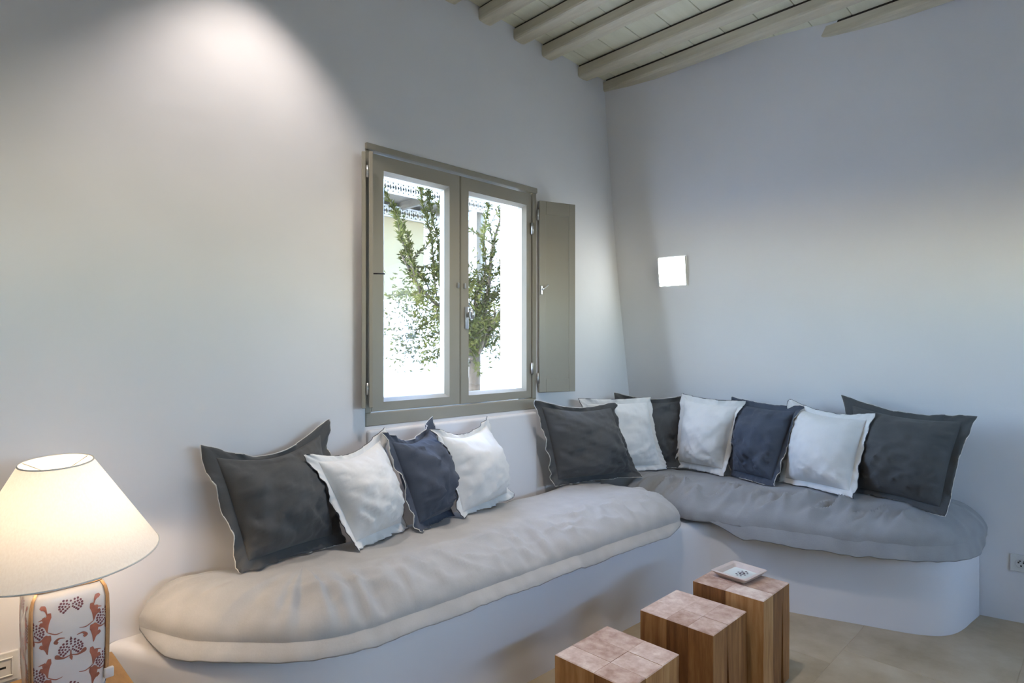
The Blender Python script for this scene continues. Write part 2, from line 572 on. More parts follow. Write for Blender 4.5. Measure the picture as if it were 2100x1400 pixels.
for k, x0 in enumerate(left[::-1] + bx):
    wdt = rng.uniform(0.092, 0.106)
    zt_ = zboard(x0)
    zb = zt_ - rng.uniform(0.066, 0.076)
    prof = [(0.0, zt_-0.014), (0.0, zb+0.014), (0.003, zb+0.005), (0.011, zb), (wdt*0.5, zb-0.003),
            (wdt-0.016, zb+0.001), (wdt-0.005, zb+0.008), (wdt, zb+0.022), (wdt, zt_-0.014)]
    V, F = [], []
    ny = 26
    sk = 0.030                            # the beams run slightly askew
    ph = rng.uniform(0, 50)
    for a in range(ny+1):
        yy = 0.06 - a/ny*5.4
        wob = 0.006*mnoise.noise(Vector((ph, yy*1.3, 0)))
        wz = 0.005*mnoise.noise(Vector((ph+9, yy*1.1, 3)))
        for (px, pz) in prof:
            V.append((x0 + px + sk*yy + wob, yy, pz + (wz if pz < zt_-0.02 else 0)))
    npf = len(prof)
    for a in range(ny):
        for b in range(npf):
            b2 = (b+1) % npf
            F.append((a*npf+b, a*npf+b2, (a+1)*npf+b2, (a+1)*npf+b))
    F.append(tuple(range(npf))); F.append(tuple(ny*npf+q for q in range(npf))[::-1])
    bo = obj('beam', pyd('beam', V, F), M['beam'], ceil_o, False)
    bm = bmesh.new()                      # dark strip painted in as the shadow line between beam and boards
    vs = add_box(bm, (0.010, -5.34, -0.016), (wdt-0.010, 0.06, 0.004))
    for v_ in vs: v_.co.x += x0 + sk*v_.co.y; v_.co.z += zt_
    obj('shadow_gap_strip', bm, M['roofdark'], bo)

# ------------------------------------------------------------------ window
win = thing('casement_window', None, None, (0, 0, 0))
win.name = 'window_1'
tag(win, 'taupe painted double casement window with inside shutters', None, None, 'structure')
T = M['taupe']
bm = bmesh.new()                                    # casing
add_box(bm, (WX0, -0.012, WZ1-0.028), (WX1, 0.075, WZ1), 0.003, 1)
add_box(bm, (WX0, -0.004, WZ0), (WX1, 0.075, WZ0+0.058), 0.004, 1)
add_box(bm, (WX0, -0.002, WZ0+0.058), (WX0+0.03, 0.075, WZ1-0.028), 0.003, 1)
add_box(bm, (WX1-0.03, -0.002, WZ0+0.058), (WX1, 0.075, WZ1-0.028), 0.003, 1)
obj('casing', bm, T, win)
def sash(x0, x1, gx0, gx1):
    z0, z1, gz0, gz1 = WZ0+0.062, WZ1-0.036, 1.118, 2.110
    bm = bmesh.new()
    yo, yi = 0.060, 0.004
    # mitred frame with a sloping inner lip
    outer = [(x0, z0), (x1, z0), (x1, z1), (x0, z1)]
    mid = [(gx0-0.016, gz0-0.016), (gx1+0.016, gz0-0.016), (gx1+0.016, gz1+0.016), (gx0-0.016, gz1+0.016)]
    inn = [(gx0, gz0), (gx1, gz0), (gx1, gz1), (gx0, gz1)]
    def ringv(c, y): return [bm.verts.new((p[0], y, p[1])) for p in c]
    r0 = ringv(outer, yo); r1 = ringv(outer, yi); r2 = ringv(mid, yi); r3 = ringv(inn, yi+0.022); r4 = ringv(inn, yo)
    for a, b in ((r0, r1), (r1, r2), (r2, r3), (r3, r4), (r4, r0)):
        for k in range(4):
            k2 = (k+1) % 4
            bm.faces.new((a[k], a[k2], b[k2], b[k]))
    bmesh.ops.recalc_face_normals(bm, faces=bm.faces)
    bmesh.ops.bevel(bm, geom=[ed for ed in bm.edges if all(abs(v.co.y-yi) < 1e-6 for v in ed.verts) and any(v in r1 for v in ed.verts) and not any(v in r2 for v in ed.verts)], offset=0.003, segments=2, affect='EDGES')
    s = obj('sash', bm, T, win)
    box('pane', (gx0-0.006, 0.036, gz0-0.006), (gx1+0.006, 0.041, gz1+0.006), M['glass'], s)
    return s
s1 = sash(WX0+0.033, -1.5245, -1.952, -1.607)
s2 = sash(-1.5215, WX1-0.033, -1.452, -1.062)
# handle on the right-hand sash
bm = bmesh.new()
add_box(bm, (-1.497, -0.004, 1.435), (-1.473, 0.006, 1.545), 0.004, 2)
obj('handle_plate', bm, M['metal'], s2, True)
V, F = lathe([(0.0, 0.0), (0.008, 0.0), (0.008, 0.020), (0.014, 0.024), (0.017, 0.034), (0.014, 0.046), (0.0, 0.050)], 20)
kn = obj('handle', pyd('handle', V, F), M['metal'], s2, True)
kn.location = (-1.485, -0.002, 1.505); kn.rotation_euler = (math.radians(90), 0, 0); kn.scale = (0.9, 1.6, 1)
for px, ss in ((-1.543, s1), (-1.500, s2)):
    bm = bmesh.new()
    add_box(bm, (px-0.005, -0.010, 1.635), (px+0.005, 0.006, 1.662), 0.003, 1)
    obj('catch', bm, M['metal'], ss)
for zz in (2.0, 1.226):
    V, F = tube([(-1.012, -0.006, zz-0.032), (-1.012, -0.006, zz+0.032)], 0.0075, 10)
    obj('hinge', pyd('hinge', V, F), M['metal'], win, True)

# shutters (each a thing that swings on its own hinges)
def leaf(parent, w, z0, z1, th, panel=True):
    """leaf in local x (0..w), thickness along local y (0..th)"""
    bm = bmesh.new()
    st = 0.042
    add_box(bm, (0, 0, z0), (st, th, z1), 0.002, 1)
    add_box(bm, (w-st, 0, z0), (w, th, z1), 0.002, 1)
    add_box(bm, (st, 0, z0), (w-st, th, z0+0.075), 0.002, 1)
    add_box(bm, (st, 0, z1-0.075), (w-st, th, z1), 0.002, 1)
    f = obj('leaf_frame', bm, T, parent)
    bm = bmesh.new()
    add_box(bm, (st-0.004, 0.004, z0+0.071), (w-st+0.004, th-0.004, z1-0.071), 0.001, 1)
    p = obj('panel', bm, T, parent)
    return f, p
sh = thing('folding_shutter', 'open taupe panelled shutter between the window and the room corner', 'shutter', (WX1+0.004, -0.022, 0), math.radians(-19))
leaf(sh, 0.235, 1.09, 2.16, 0.020)
for (nm, lo, hi) in (('back_leaf', (-0.004, 0.024, 1.09), (0.215, 0.040, 2.16)),):
    box(nm, lo, hi, T, sh, 0.002, 1)
bm = bmesh.new()
add_box(bm, (0.004, -0.010, 1.635), (0.016, 0.0, 1.685), 0.002, 1)
V, F = tube([(0.010, -0.009, 1.662), (0.020, -0.022, 1.668), (0.044, -0.022, 1.690)], 0.0035, 8)
hk = obj('latch', pyd('latch', V, F), M['metal'], sh, True)
obj('latch_plate', bm, M['metal'], sh)
for zz in (1.17, 2.08):
    V, F = tube([(-0.006, 0.006, zz-0.03), (-0.006, 0.006, zz+0.03)], 0.006, 8)
    obj('hinge', pyd('hinge', V, F), M['metal'], sh, True)

shl = thing('folding_shutter', 'taupe shutter folded edge-on at the lamp side of the window', 'shutter', (WX0+0.010, -0.014, 0), math.radians(-122))
box('front_leaf', (0, 0.0, 1.09), (0.085, 0.018, 2.165), T, shl, 0.003, 1)
box('back_leaf', (-0.002, -0.030, 1.088), (0.078, -0.012, 2.165), T, shl, 0.003, 1)
V, F = tube([(0.06, 0.016, 1.655), (0.066, 0.040, 1.655), (0.062, 0.066, 1.655)], 0.003, 8)
obj('latch', pyd('latch', V, F), M['black'], shl, True)
for zz in (1.17, 2.08):
    V, F = tube([(0.082, -0.006, zz-0.025), (0.082, -0.006, zz+0.025)], 0.005, 8)
    obj('hinge', pyd('hinge', V, F), M['metal'], shl, True)

# ------------------------------------------------------------------ recessed wall light
nl = thing('wall_light', 'small glowing square wall light set in the right-hand wall', 'wall light', RW((NS0+NS1)/2, lean(1.808)-0.0065, NZ0))
nl.rotation_euler = (math.atan(0.16), 0, math.atan2(WD[1], WD[0]))
hw = (NS1-NS0)/2
box('frosted_pane', (-hw+0.004, -0.006, 0.004), (hw-0.004, 0.006, NZ1-NZ0-0.004), M['frost'], nl)
bm = bmesh.new()
for lo, hi in (((-hw, -0.01, 0), (hw, 0.01, 0.005)), ((-hw, -0.01, NZ1-NZ0-0.005), (hw, 0.01, NZ1-NZ0)), ((-hw, -0.01, 0.005), (-hw+0.005, 0.01, NZ1-NZ0-0.005)), ((hw-0.005, -0.01, 0.005), (hw, 0.01, NZ1-NZ0-0.005))):
    add_box(bm, lo, hi)
obj('frame', bm, M['plastic'], nl)

# ------------------------------------------------------------------ ceiling spotlight washing the wall
def spotlight(label, loc, watts, aim, size, blend, soft=0.02):
    sp = thing('ceiling_spotlight', label, 'spotlight', loc)
    V, F = lathe([(0.0, -0.004), (0.034, -0.004), (0.036, -0.058), (0.040, -0.060), (0.040, 0.0), (0.0, 0.0)], 28)
    obj('can', pyd('can', V, F), M['plastic'], sp, True)
    V, F = lathe([(0.0, 0.012), (0.045, 0.012), (0.045, 0.0), (0.0, 0.0)], 28)
    obj('mount', pyd('mount', V, F), M['plastic'], sp, True)
    sl = bpy.data.lights.new('spot_beam', 'SPOT')
    sl.energy = watts
    sl.color = (1.0, 0.90, 0.83)
    sl.spot_size = math.radians(size)
    sl.spot_blend = blend
    sl.shadow_soft_size = soft
    so = bpy.data.objects.new('spot_beam', sl)
    COL.objects.link(so)
    so.parent = sp
    so.location = (0, 0, -0.062)
    so.rotation_euler = (-Vector(aim)).to_track_quat('Z', 'Y').to_euler()
spotlight('small white ceiling spotlight washing the window wall', (-2.585, -0.39, 3.118), SPOT_W, (0, 0.05, -1), 84, 0.65)
spotlight('small white ceiling spotlight above the seating', (-2.02, -1.25, 3.092), SPOT2_W, (0.22, 0.26, -1), 84, 1.0, 0.05)

# ------------------------------------------------------------------ built-in bench
BT = 0.395
bench_pts = [(-3.02, -0.001), (-2.985, -0.06), (-2.93, -0.19), (-2.85, -0.33), (-2.73, -0.46), (-2.57, -0.56), (-2.37, -0.605), (-1.9, -0.62), (-1.4, -0.635), (-0.95, -0.648),
             (-0.62, -0.662)]
inner = [(-0.50, -0.69), (-0.43, -0.745), (-0.405, -0.80)]
right = [RW(s, n, 0)[:2] for s, n in ((0.95, 0.512), (1.15, 0.49), (1.35, 0.462), (1.5, 0.445), (1.6, 0.425), (1.68, 0.385), (1.735, 0.32), (1.775, 0.23), (1.81, 0.12), (1.845, 0.014))]
curve = catmull(bench_pts + inner + right, 6, closed=False)
outline = [tuple(p) for p in curve] + [RW(1.0, 0.014, 0)[:2], (-0.015, -0.001)]
V, F = [], []
prof = [(0.0, 0.0), (0.0, 0.02), (0.0, 0.12), (0.0, 0.25), (0.0, BT-0.035), (0.006, BT-0.014), (0.018, BT-0.003), (0.035, BT)]
m = len(outline)
nc = len(curve)
# inward direction along the front curve
O = np.array(outline)
inward = np.zeros_like(O)
for k in range(m):
    a, b = O[max(k-1, 0)], O[min(k+1, nc-1)] if k < nc else O[k]
    if k < nc:
        t = b-a; t = t/np.linalg.norm(t)
        inward[k] = (-t[1], t[0])
for (d, z) in prof:
    for k in range(m):
        p = O[k] + inward[k]*d
        V.append(inside((p[0], p[1], z)))
for r in range(len(prof)-1):
    for k in range(m):
        k2 = (k+1) % m
        F.append((r*m+k, r*m+k2, (r+1)*m+k2, (r+1)*m+k))
F.append(tuple((len(prof)-1)*m + k for k in range(m)))
me = pyd('masonry_bench', V, F)
bench = obj('masonry_bench', me, M['plaster'], None, False)
bm = bmesh.new(); bm.from_mesh(me); bmesh.ops.recalc_face_normals(bm, faces=bm.faces); bm.to_mesh(me); bm.free()
for p in me.polygons:
    p.use_smooth = len(p.vertices) == 4
tag(bench, 'white plastered L-shaped built-in bench with rounded ends', 'bench')

# ------------------------------------------------------------------ seat pads
def make_pad(name, label, ctrl, spine, mat, zb, zt, wr_amp, wr_freq, fl_out, fl_drop, seed, flange_range=None, fold=0.0):
    out, arc, L = resample(catmull(ctrl, 10), 0.012)
    n = len(out)
    A, B = np.array(spine[0]), np.array(spine[1])
    ab = B-A
    t = np.clip(((out-A) @ ab)/(ab @ ab), 0, 1)
    Q = A + t[:, None]*ab
    # outward normals of the outline (counter-clockwise or not, pick by the spine)
    tan = np.roll(out, -1, 0) - np.roll(out, 1, 0)
    tan /= np.linalg.norm(tan, axis=1)[:, None]
    nrm = np.stack([tan[:, 1], -tan[:, 0]], 1)
    if np.mean(np.sum(nrm*(out-Q), 1)) < 0: nrm = -nrm
    ks = [0, 0.012, 0.03] + [0.03 + 0.97*(q/38)**1.15 for q in range(1, 39)]
    V, F = [], []
    dist = np.linalg.norm(out-Q, axis=1)
    def height(d):                        # d: distance from the rim in metres
        q = min(d/0.24, 1.0)
        return (1-(1-q)**2.3)**0.55
    rad = [ridge(seed, arc[k], wr_freq) for k in range(n)]
    gate = [min(1.0, max(0.12, 0.45+1.5*mnoise.noise(Vector((arc[k]*1.7, seed, 3.3))))) for k in range(n)]
    for ki, k in enumerate(ks):
        for i in range(n):
            p = out[i] + (Q[i]-out[i])*k
            d = dist[i]*k
            z = zb + (zt-zb)*height(d)
            fall = math.exp(-((d-0.07)/0.10)**2) if d > 0.02 else d/0.02*0.75
            ww = rad[i]*gate[i]
            z += wr_amp*ww*fall
            z += 0.010*fbm(p[0]*2.3+seed, p[1]*2.3, 1.0, 2)*min(1, d/0.08)
            if fold:
                fr = min(1, max(0, (min(-p[1], p[0]*NR[0]+p[1]*NR[1])-0.38)/0.08))
                c1 = mnoise.noise(Vector((p[0]*4+p[1]*9+seed, p[1]*2.0-p[0]*3.0, 4.0)))
                c2 = mnoise.noise(Vector((p[0]*7+p[1]*15+seed, p[1]*3.0-p[0]*5.0, 9.0)))
                z += fr*fold*(max(0, 1-abs(c1)*4)**1.3*0.8 + max(0, 1-abs(c2)*4)**1.3*0.5 - 0.3)*math.exp(-((d-0.10)/0.085)**2)
            outw = 0.5*wr_amp*ww*fall + 0.009*math.sin(min(1, max(0, (z-zb)/(0.62*(zt-zb))))*math.pi)*(d < 0.12)
            pp = p + nrm[i]*outw
            V.append((pp[0], pp[1], z))
    for r in range(len(ks)-1):
        for i in range(n):
            j = (i+1) % n
            F.append((r*n+i, r*n+j, (r+1)*n+j, (r+1)*n+i))
    # underside
    b0 = len(V)
    for k, dz in ((0.0, -0.006), (0.06, -0.014), (0.5, -0.014)):
        for i in range(n):
            p = out[i] + (Q[i]-out[i])*k
            V.append((p[0], p[1], zb+dz))
    for i in range(n):
        j = (i+1) % n
        F.append((i, b0+i, b0+j, j))
        F.append((b0+i, b0+n+i, b0+n+j, b0+j))
        F.append((b0+n+i, b0+2*n+i, b0+2*n+j, b0+n+j))
    F.append(tuple(b0+2*n+i for i in range(n)))
    root = thing(name, label, 'seat cushion', (float(out[:, 0].mean()), float(out[:, 1].mean()), zb-0.014))
    off = Vector(root.location)
    V = [tuple(Vector(inside(v))-off) for v in V]
    me = pyd('pad_body', V, F)
    bm = bmesh.new(); bm.from_mesh(me); bmesh.ops.recalc_face_normals(bm, faces=bm.faces); bm.to_mesh(me); bm.free()
    obj('pad_body', me, mat, root, True)
    # flat flange running round the open sides
    sel = [i for i in range(n) if flange_range(out[i])]
    # order contiguous
    start = 0
    flags = [flange_range(out[i]) for i in range(n)]
    for i in range(n):
        if flags[i] and not flags[i-1]: start = i
    run = []
    i = start
    while flags[i % n] and len(run) < n:
        run.append(i % n); i += 1
    V, F = [], []
    steps = [0.0, 0.33, 0.66, 1.0]
    for layer in (0, 1):
        for q in steps:
            for c, i in enumerate(run):
                w1 = ridge(seed+5, arc[i], wr_freq*0.45)
                w2 = mnoise.noise(Vector((arc[i]*5.5, seed, 2)))
                w3 = mnoise.noise(Vector((arc[i]*22.0, seed, 6)))
                tp = min(1, (c+1)/18, (len(run)-c)/18)
                o = (fl_out*q*(1+0.15*w2) + q*0.010*w1 + q*0.006*w3)*tp
                p = out[i] + nrm[i]*(o-0.004)
                z = zb + 0.022 - (fl_drop*tp+0.012)*(q**1.2) + q*tp*(0.009*w1 + 0.010*w2 + 0.008*w3) - layer*0.005
                V.append((p[0], p[1], z))
    c = len(run)
    ns = len(steps)
    for layer in (0, 1):
        for q in range(ns-1):
            for i in range(c-1):
                a = (layer*ns+q)*c+i
                f = (a, a+1, a+c+1, a+c)
                F.append(f if layer == 0 else f[::-1])
    for i in range(c-1):
        a, b = (ns-1)*c+i, (2*ns-1)*c+i
        F.append((a, a+1, b+1, b))
    V = [tuple(Vector(inside(v))-off) for v in V]
    me = pyd('flange', V, F)
    obj('flange', me, mat, root, True)
    return root

def ridge(seed, s, freq):
    a = mnoise.noise(Vector((s*freq, seed*3.1, 0.5)))
    b = mnoise.noise(Vector((s*freq*2.1, seed*1.7, 8.5)))
    return (1-abs(a)*2.6)*0.75 + b*0.5 - 0.35

padL = [(-2.925, -0.03), (-2.920, -0.13), (-2.845, -0.31), (-2.72, -0.45), (-2.60, -0.56), (-2.44, -0.615), (-2.2, -0.628), (-1.9, -0.640), (-1.6, -0.652), (-1.3, -0.667), (-1.0, -0.684),
        (-0.75, -0.705), (-0.64, -0.70), (-0.575, -0.64), (-0.545, -0.5), (-0.55, -0.3), (-0.58, -0.12), (-0.63, -0.032), (-0.9, -0.030), (-1.3, -0.030), (-1.7, -0.030), (-2.1, -0.012), (-2.5, -0.010), (-2.82, -0.010)]
make_pad('bench_cushion', 'long light grey bench cushion below the window with rounded lamp-side end', padL, ((-2.50, -0.31), (-0.88, -0.345)), M['padfab'], 0.435, 0.592, 0.024, 13.0, 0.046, 0.030, 3.0,
         lambda p: p[1] < -0.05 and p[0] < -0.60, 0.020)
def rw2(s, n): return RW(s, n, 0)[:2]
padR = [(-0.50, -0.05), (-0.515, -0.2), (-0.505, -0.4), (-0.50, -0.58), (-0.515, -0.70), rw2(0.74, 0.60), rw2(0.86, 0.615), rw2(1.05, 0.605), rw2(1.25, 0.59), rw2(1.42, 0.565), rw2(1.56, 0.53), rw2(1.68, 0.455),
        rw2(1.77, 0.34), rw2(1.83, 0.22), rw2(1.86, 0.12), rw2(1.85, 0.045), rw2(1.6, 0.035), rw2(1.3, 0.035), rw2(0.9, 0.035), rw2(0.5, 0.035), rw2(0.2, 0.04), (-0.055, -0.06), (-0.15, -0.035), (-0.32, -0.035)]
make_pad('bench_cushion', 'crumpled grey bench cushion along the right-hand wall', padR, (RW(0.38, 0.29, 0)[:2], RW(1.50, 0.26, 0)[:2]), M['paddark'], 0.430, 0.600, 0.026, 10.0, 0.022, 0.066, 11.0,
         lambda p: not (p[1] > -0.09 or (p[0]*NR[0]+p[1]*NR[1] < 0.06) or (p[0] < -0.47 and p[1] > -0.75)), 0.056)

# ------------------------------------------------------------------ pillows
def make_pillow(name, label, TL, TR, BL, BR, thick, mat, cord, seed, pinch=(0.09, 0.05, 0.03, 0.05), flange=0.05, wr=0.022, group=None):
    TL, TR, BL, BR = map(Vector, (TL, TR, BL, BR))
    base = (BL+BR)/2
    root = thing(name, label, 'pillow', tuple(base), 0, group)
    du = ((TR-TL)+(BR-BL)).normalized()
    dv = ((TL-BL)+(TR-BR)).normalized()
    nn = du.cross(dv).normalized()               # towards the room
    camd = Vector((-3.486, -2.304, 1.35)) - base
    if nn.dot(camd) < 0: nn = -nn
    root['face'] = tuple(nn)
    side = ((TR-TL).length+(TL-BL).length)/2
    fb = 1 - 2*flange/side                        # body fraction
    pt, pl, pb, pr = pinch
    def surf(u, v):
        """u, v in [-1, 1]; pulled-in edges, sharp ears"""
        uu = u*(1 - (pr if u > 0 else pl)*(1-v*v)**1.4*abs(u))
        vv = v*(1 - (pt if v > 0 else pb)*(1-u*u)**1.4*abs(v))
        a, b = (uu+1)/2, (vv+1)/2
        p = TL*(1-a)*b + TR*a*b + BL*(1-a)*(1-b) + BR*a*(1-b)
        bow = mnoise.noise(Vector((u*0.8+seed, v*0.8, 3)))*0.02*side
        return p + nn*bow
    def wrinkle(u, v):
        w = 0.0
        low = 0.30+0.70*min(1, max(0, 0.55-v*0.9))
        a = mnoise.noise(Vector((u*1.5+v*0.8+seed*2.3, v*3.6-u*1.6*tw, seed)))
        b = mnoise.noise(Vector((u*2.6-v*0.6+seed, v*5.2+u*2.4*tw, seed+4)))
        w += (max(0, 1-abs(a)*4.5)**1.6*0.75 + max(0, 1-abs(b)*4.5)**1.6*0.45 - 0.25)*low
        r = max(abs(u), abs(v))
        # short gathers running off the seam
        along = v if abs(u) > abs(v) else u
        g = mnoise.noise(Vector((along*11+seed*3, (1 if u > 0 else 2) + (4 if abs(u) > abs(v) else 0), (1-r)*2.0)))
        w += g*0.75*max(0, min(1, (r-0.60)/0.25))
        w += mnoise.noise(Vector((u*2.2+seed, v*2.2, 7)))*0.7
        return w
    tw = 1 if mnoise.noise(Vector((seed, 1, 1))) > 0 else -1
    n = 40
    V, F = [], []
    idx = {}
    for sgn in (1, -1):
        for i in range(n+1):
            for j in range(n+1):
                # denser near the rim
                u = math.sin((i/n-0.5)*math.pi); v = math.sin((j/n-0.5)*math.pi)
                prof = ((1-abs(u)**2.0)*(1-abs(v)**2.0))
                prof = max(prof, 0)**0.60
                th = thick*(1.45 if sgn > 0 else 0.75)*prof
                sag = 1+0.22*(-v)*(1-u*u)
                p = surf(u*fb, v*fb) + nn*sgn*(th*sag + (wr*wrinkle(u, v)*min(1, prof*1.8) if sgn > 0 else 0) + 0.0025)
                idx[(sgn, i, j)] = len(V)
                V.append(p-base)
    for sgn in (1, -1):
        for i in range(n):
            for j in range(n):
                f = (idx[(sgn, i, j)], idx[(sgn, i+1, j)], idx[(sgn, i+1, j+1)], idx[(sgn, i, j+1)])
                F.append(f if sgn > 0 else f[::-1])
    rim = [(i, 0) for i in range(n)] + [(n, j) for j in range(n)] + [(n-i, n) for i in range(n)] + [(0, n-j) for j in range(n)]
    for k in range(len(rim)):
        a, b = rim[k], rim[(k+1) % len(rim)]
        F.append((idx[(1, *a)], idx[(-1, *a)], idx[(-1, *b)], idx[(1, *b)]))
    me = pyd('body', V, F)
    bm = bmesh.new(); bm.from_mesh(me); bmesh.ops.recalc_face_normals(bm, faces=bm.faces); bm.to_mesh(me); bm.free()
    obj('body', me, mat, root, True)
    # flange with its wavy free edge
    per = 44
    loop = []
    for k in range(per): loop.append((-1+2*k/per, -1))
    for k in range(per): loop.append((1, -1+2*k/per))
    for k in range(per): loop.append((1-2*k/per, 1))
    for k in range(per): loop.append((-1, 1-2*k/per))
    m = len(loop)
    steps = [fb-0.03, fb, fb+(1-fb)*0.35, fb+(1-fb)*0.7, 1.0]
    V, F = [], []
    edge = []
    for layer in (0, 1):
        for qi, q in enumerate(steps):
            for k, (u, v) in enumerate(loop):
                w = max(0, (q-fb)/(1-fb))
                corner = min(abs(u), abs(v))**3
                wave = (mnoise.noise(Vector((u*4.2+seed*2, v*4.2, 5)))*0.030*w + mnoise.noise(Vector((u*9+seed, v*9, 9)))*0.014)*w
                if v < -0.9: wave += 0.012*w                     # lower edge folds out on the seat
                wave += corner*w*0.018*mnoise.noise(Vector((u*2+seed*7, v*2, 0.3)))*2
                p = surf(u*q, v*q) + nn*(wave + (0.0022 if layer == 0 else -0.0022))
                V.append(p-base)
                if layer == 0 and qi == len(steps)-1: edge.append(p-base-nn*0.0022)
    ns = len(steps)
    for layer in (0, 1):
        for q in range(ns-1):
            for k in range(m):
                k2 = (k+1) % m
                a = (layer*ns+q)*m
                f = (a+k, a+k2, a+m+k2, a+m+k)
                F.append(f if layer == 0 else f[::-1])
    for k in range(m):
        k2 = (k+1) % m
        a, b = (ns-1)*m, (2*ns-1)*m
        F.append((a+k, a+k2, b+k2, b+k))
    obj('flange', pyd('flange', V, F), mat, root, True)
    Vt, Ft = tube(edge, 0.0020, 6, closed=True)
    obj('edging', pyd('edging', Vt, Ft), cord, root, True)
    return root

def ridge2(seed, x, y):
    a = mnoise.noise(Vector((x*1.1+seed*2.3, y*1.0, seed)))
    b = mnoise.noise(Vector((x*2.0+seed, y*2.1, seed+4)))
    return (0.5-abs(a)*2.2)*1.2 + b*0.5

PIL = [
 ('large charcoal pillow leaning on the wall nearest the lamp', 'dark', (-2.757, -0.055, 1.003), (-2.267, -0.055, 1.054), (-2.68, -0.235, 0.582), (-2.27, -0.165, 0.582), 0.090, (0.36, 0.05, 0.03, 0.07)),
 ('white pillow between the large charcoal pillow and a small charcoal one', 'white', (-2.434, -0.19, 0.952), (-2.054, -0.12, 1.005), (-2.29, -0.30, 0.585), (-1.989, -0.205, 0.585), 0.085, (0.26, 0.06, 0.03, 0.04)),
 ('small charcoal pillow squeezed between two white pillows under the window', 'slate', (-2.092, -0.175, 0.998), (-1.782, -0.095, 1.027), (-2.0, -0.30, 0.585), (-1.729, -0.207, 0.585), 0.095, (0.30, 0.07, 0.03, 0.04)),
 ('white pillow under the window with bare white wall at its right', 'white', (-1.867, -0.22, 0.994), (-1.435, -0.105, 1.003), (-1.76, -0.275, 0.585), (-1.293, -0.135, 0.585), 0.085, (0.26, 0.07, 0.03, 0.10)),
 ('charcoal pillow below the open shutter', 'dark', (-1.099, -0.10, 1.062), (-0.536, -0.22, 1.019), (-0.967, -0.12, 0.588), (-0.418, -0.305, 0.585), 0.092, (0.16, 0.06, 0.03, 0.08)),
 ('white pillow tucked behind the charcoal pillow near the room corner', 'white', (-0.70, -0.09, 1.045), (-0.23, -0.27, 1.035), (-0.60, -0.16, 0.60), (-0.198, -0.357, 0.60), 0.045, (0.04, 0.03, 0.02, 0.07)),
 ('charcoal pillow deep in the room corner between two white pillows', 'dark', (-0.34, -0.08, 1.058), (-0.075, -0.43, 1.047), (-0.33, -0.12, 0.605), (-0.115, -0.41, 0.605), 0.040, (0.14, 0.03, 0.02, 0.03)),
 ('white pillow between the corner charcoal pillow and the slate blue one', 'white', (-0.150, -0.430, 1.062), (-0.06, -0.790, 1.035), (-0.105, -0.365, 0.605), (-0.155, -0.713, 0.605), 0.080, (0.06, 0.05, 0.03, 0.05)),
 ('slate blue pillow between two white pillows on the right', 'slate', (-0.022, -0.69, 1.050), (0.005, -1.095, 1.020), (-0.110, -0.723, 0.60), (-0.228, -1.014, 0.60), 0.080, (0.07, 0.02, 0.02, 0.05)),
 ('white pillow between the slate blue and the large charcoal pillow', 'white', (0.010, -1.004, 1.055), (0.020, -1.435, 1.003), (-0.10, -0.997, 0.60), (-0.185, -1.390, 0.60), 0.088, (0.16, 0.06, 0.03, 0.06)),
 ('large charcoal pillow at the far right end of the bench', 'dark', (0.085, -1.257, 1.082), (0.135, -1.83, 1.022), (-0.03, -1.327, 0.59), (-0.10, -1.750, 0.563), 0.090, (0.17, 0.05, 0.03, 0.06)),
]
PILLOWS = []
for k, (lab, mt, TL, TR, BL, BR, th, pin) in enumerate(PIL):
    PILLOWS.append(make_pillow('throw_pillow', lab, TL, TR, BL, BR, th, M[mt], M['cordd'] if mt == 'white' else M['cordw'], 3.7*k+1.3, pin, 0.034 if k not in (0, 10) else 0.042, 0.022 if mt == 'white' else 0.034))

# settle: pillows give way to the ones in front of them, to the pads and to the walls
from mathutils.bvhtree import BVHTree
bpy.context.view_layer.update()
def world_mesh(o):
    off = o.parent.location
    return [v.co + off for v in o.data.vertices], [tuple(p.vertices) for p in o.data.polygons]
PADS = []
for o in list(COL.objects):
    if o.name.startswith('pad_body'):
        PADS.append(BVHTree.FromPolygons(*world_mesh(o)))
def on_pads(p, gap=0.003):
    for t in PADS:
        h = t.ray_cast(Vector((p.x, p.y, 1.2)), Vector((0, 0, -1)))
        if h[0] is not None and p.z < h[0].z + gap:
            p = Vector((p.x, p.y, h[0].z + gap))
    return p
def push_out(p, t, d, gap=0.003):
    """move a point that lies inside a pillow body out of it along d"""
    for _ in range(2):
        loc, nr, idx, dist = t.find_nearest(p, 0.2)
        if loc is None or ((p-loc).dot(nr) > 0 and dist > gap): return p
        h = t.ray_cast(p + d*0.0005, d, 0.4)
        if h[0] is None:
            return p + d*gap if dist < gap else p
        p = h[0] + d*gap
    return p
def kids(r, nm): return [c for c in r.children if c.name.startswith(nm)][0]
order = (3, 2, 1, 0, 4, 5, 7, 6, 8, 9, 10)          # front pillows first
rank = {k: i for i, k in enumerate(order)}
NNV = {k: Vector(PILLOWS[k]['face']) for k in order}
for r in PILLOWS: del r['face']
def smooth_disp(o, old, new, shape, axes, wrap, it=3):
    D = (np.array(new)-np.array(old)).reshape(*shape, 3)
    for _ in range(it):
        for ax in axes:
            if wrap:
                D = (np.roll(D, 1, ax) + 2*D + np.roll(D, -1, ax))/4
            else:
                a = np.concatenate([D.take([0], ax), D, D.take([-1], ax)], ax)
                n_ = D.shape[ax]
                D = (a.take(range(0, n_), ax) + 2*D + a.take(range(2, n_+2), ax))/4
    return np.array(old) + D.reshape(-1, 3)
bodies = {}
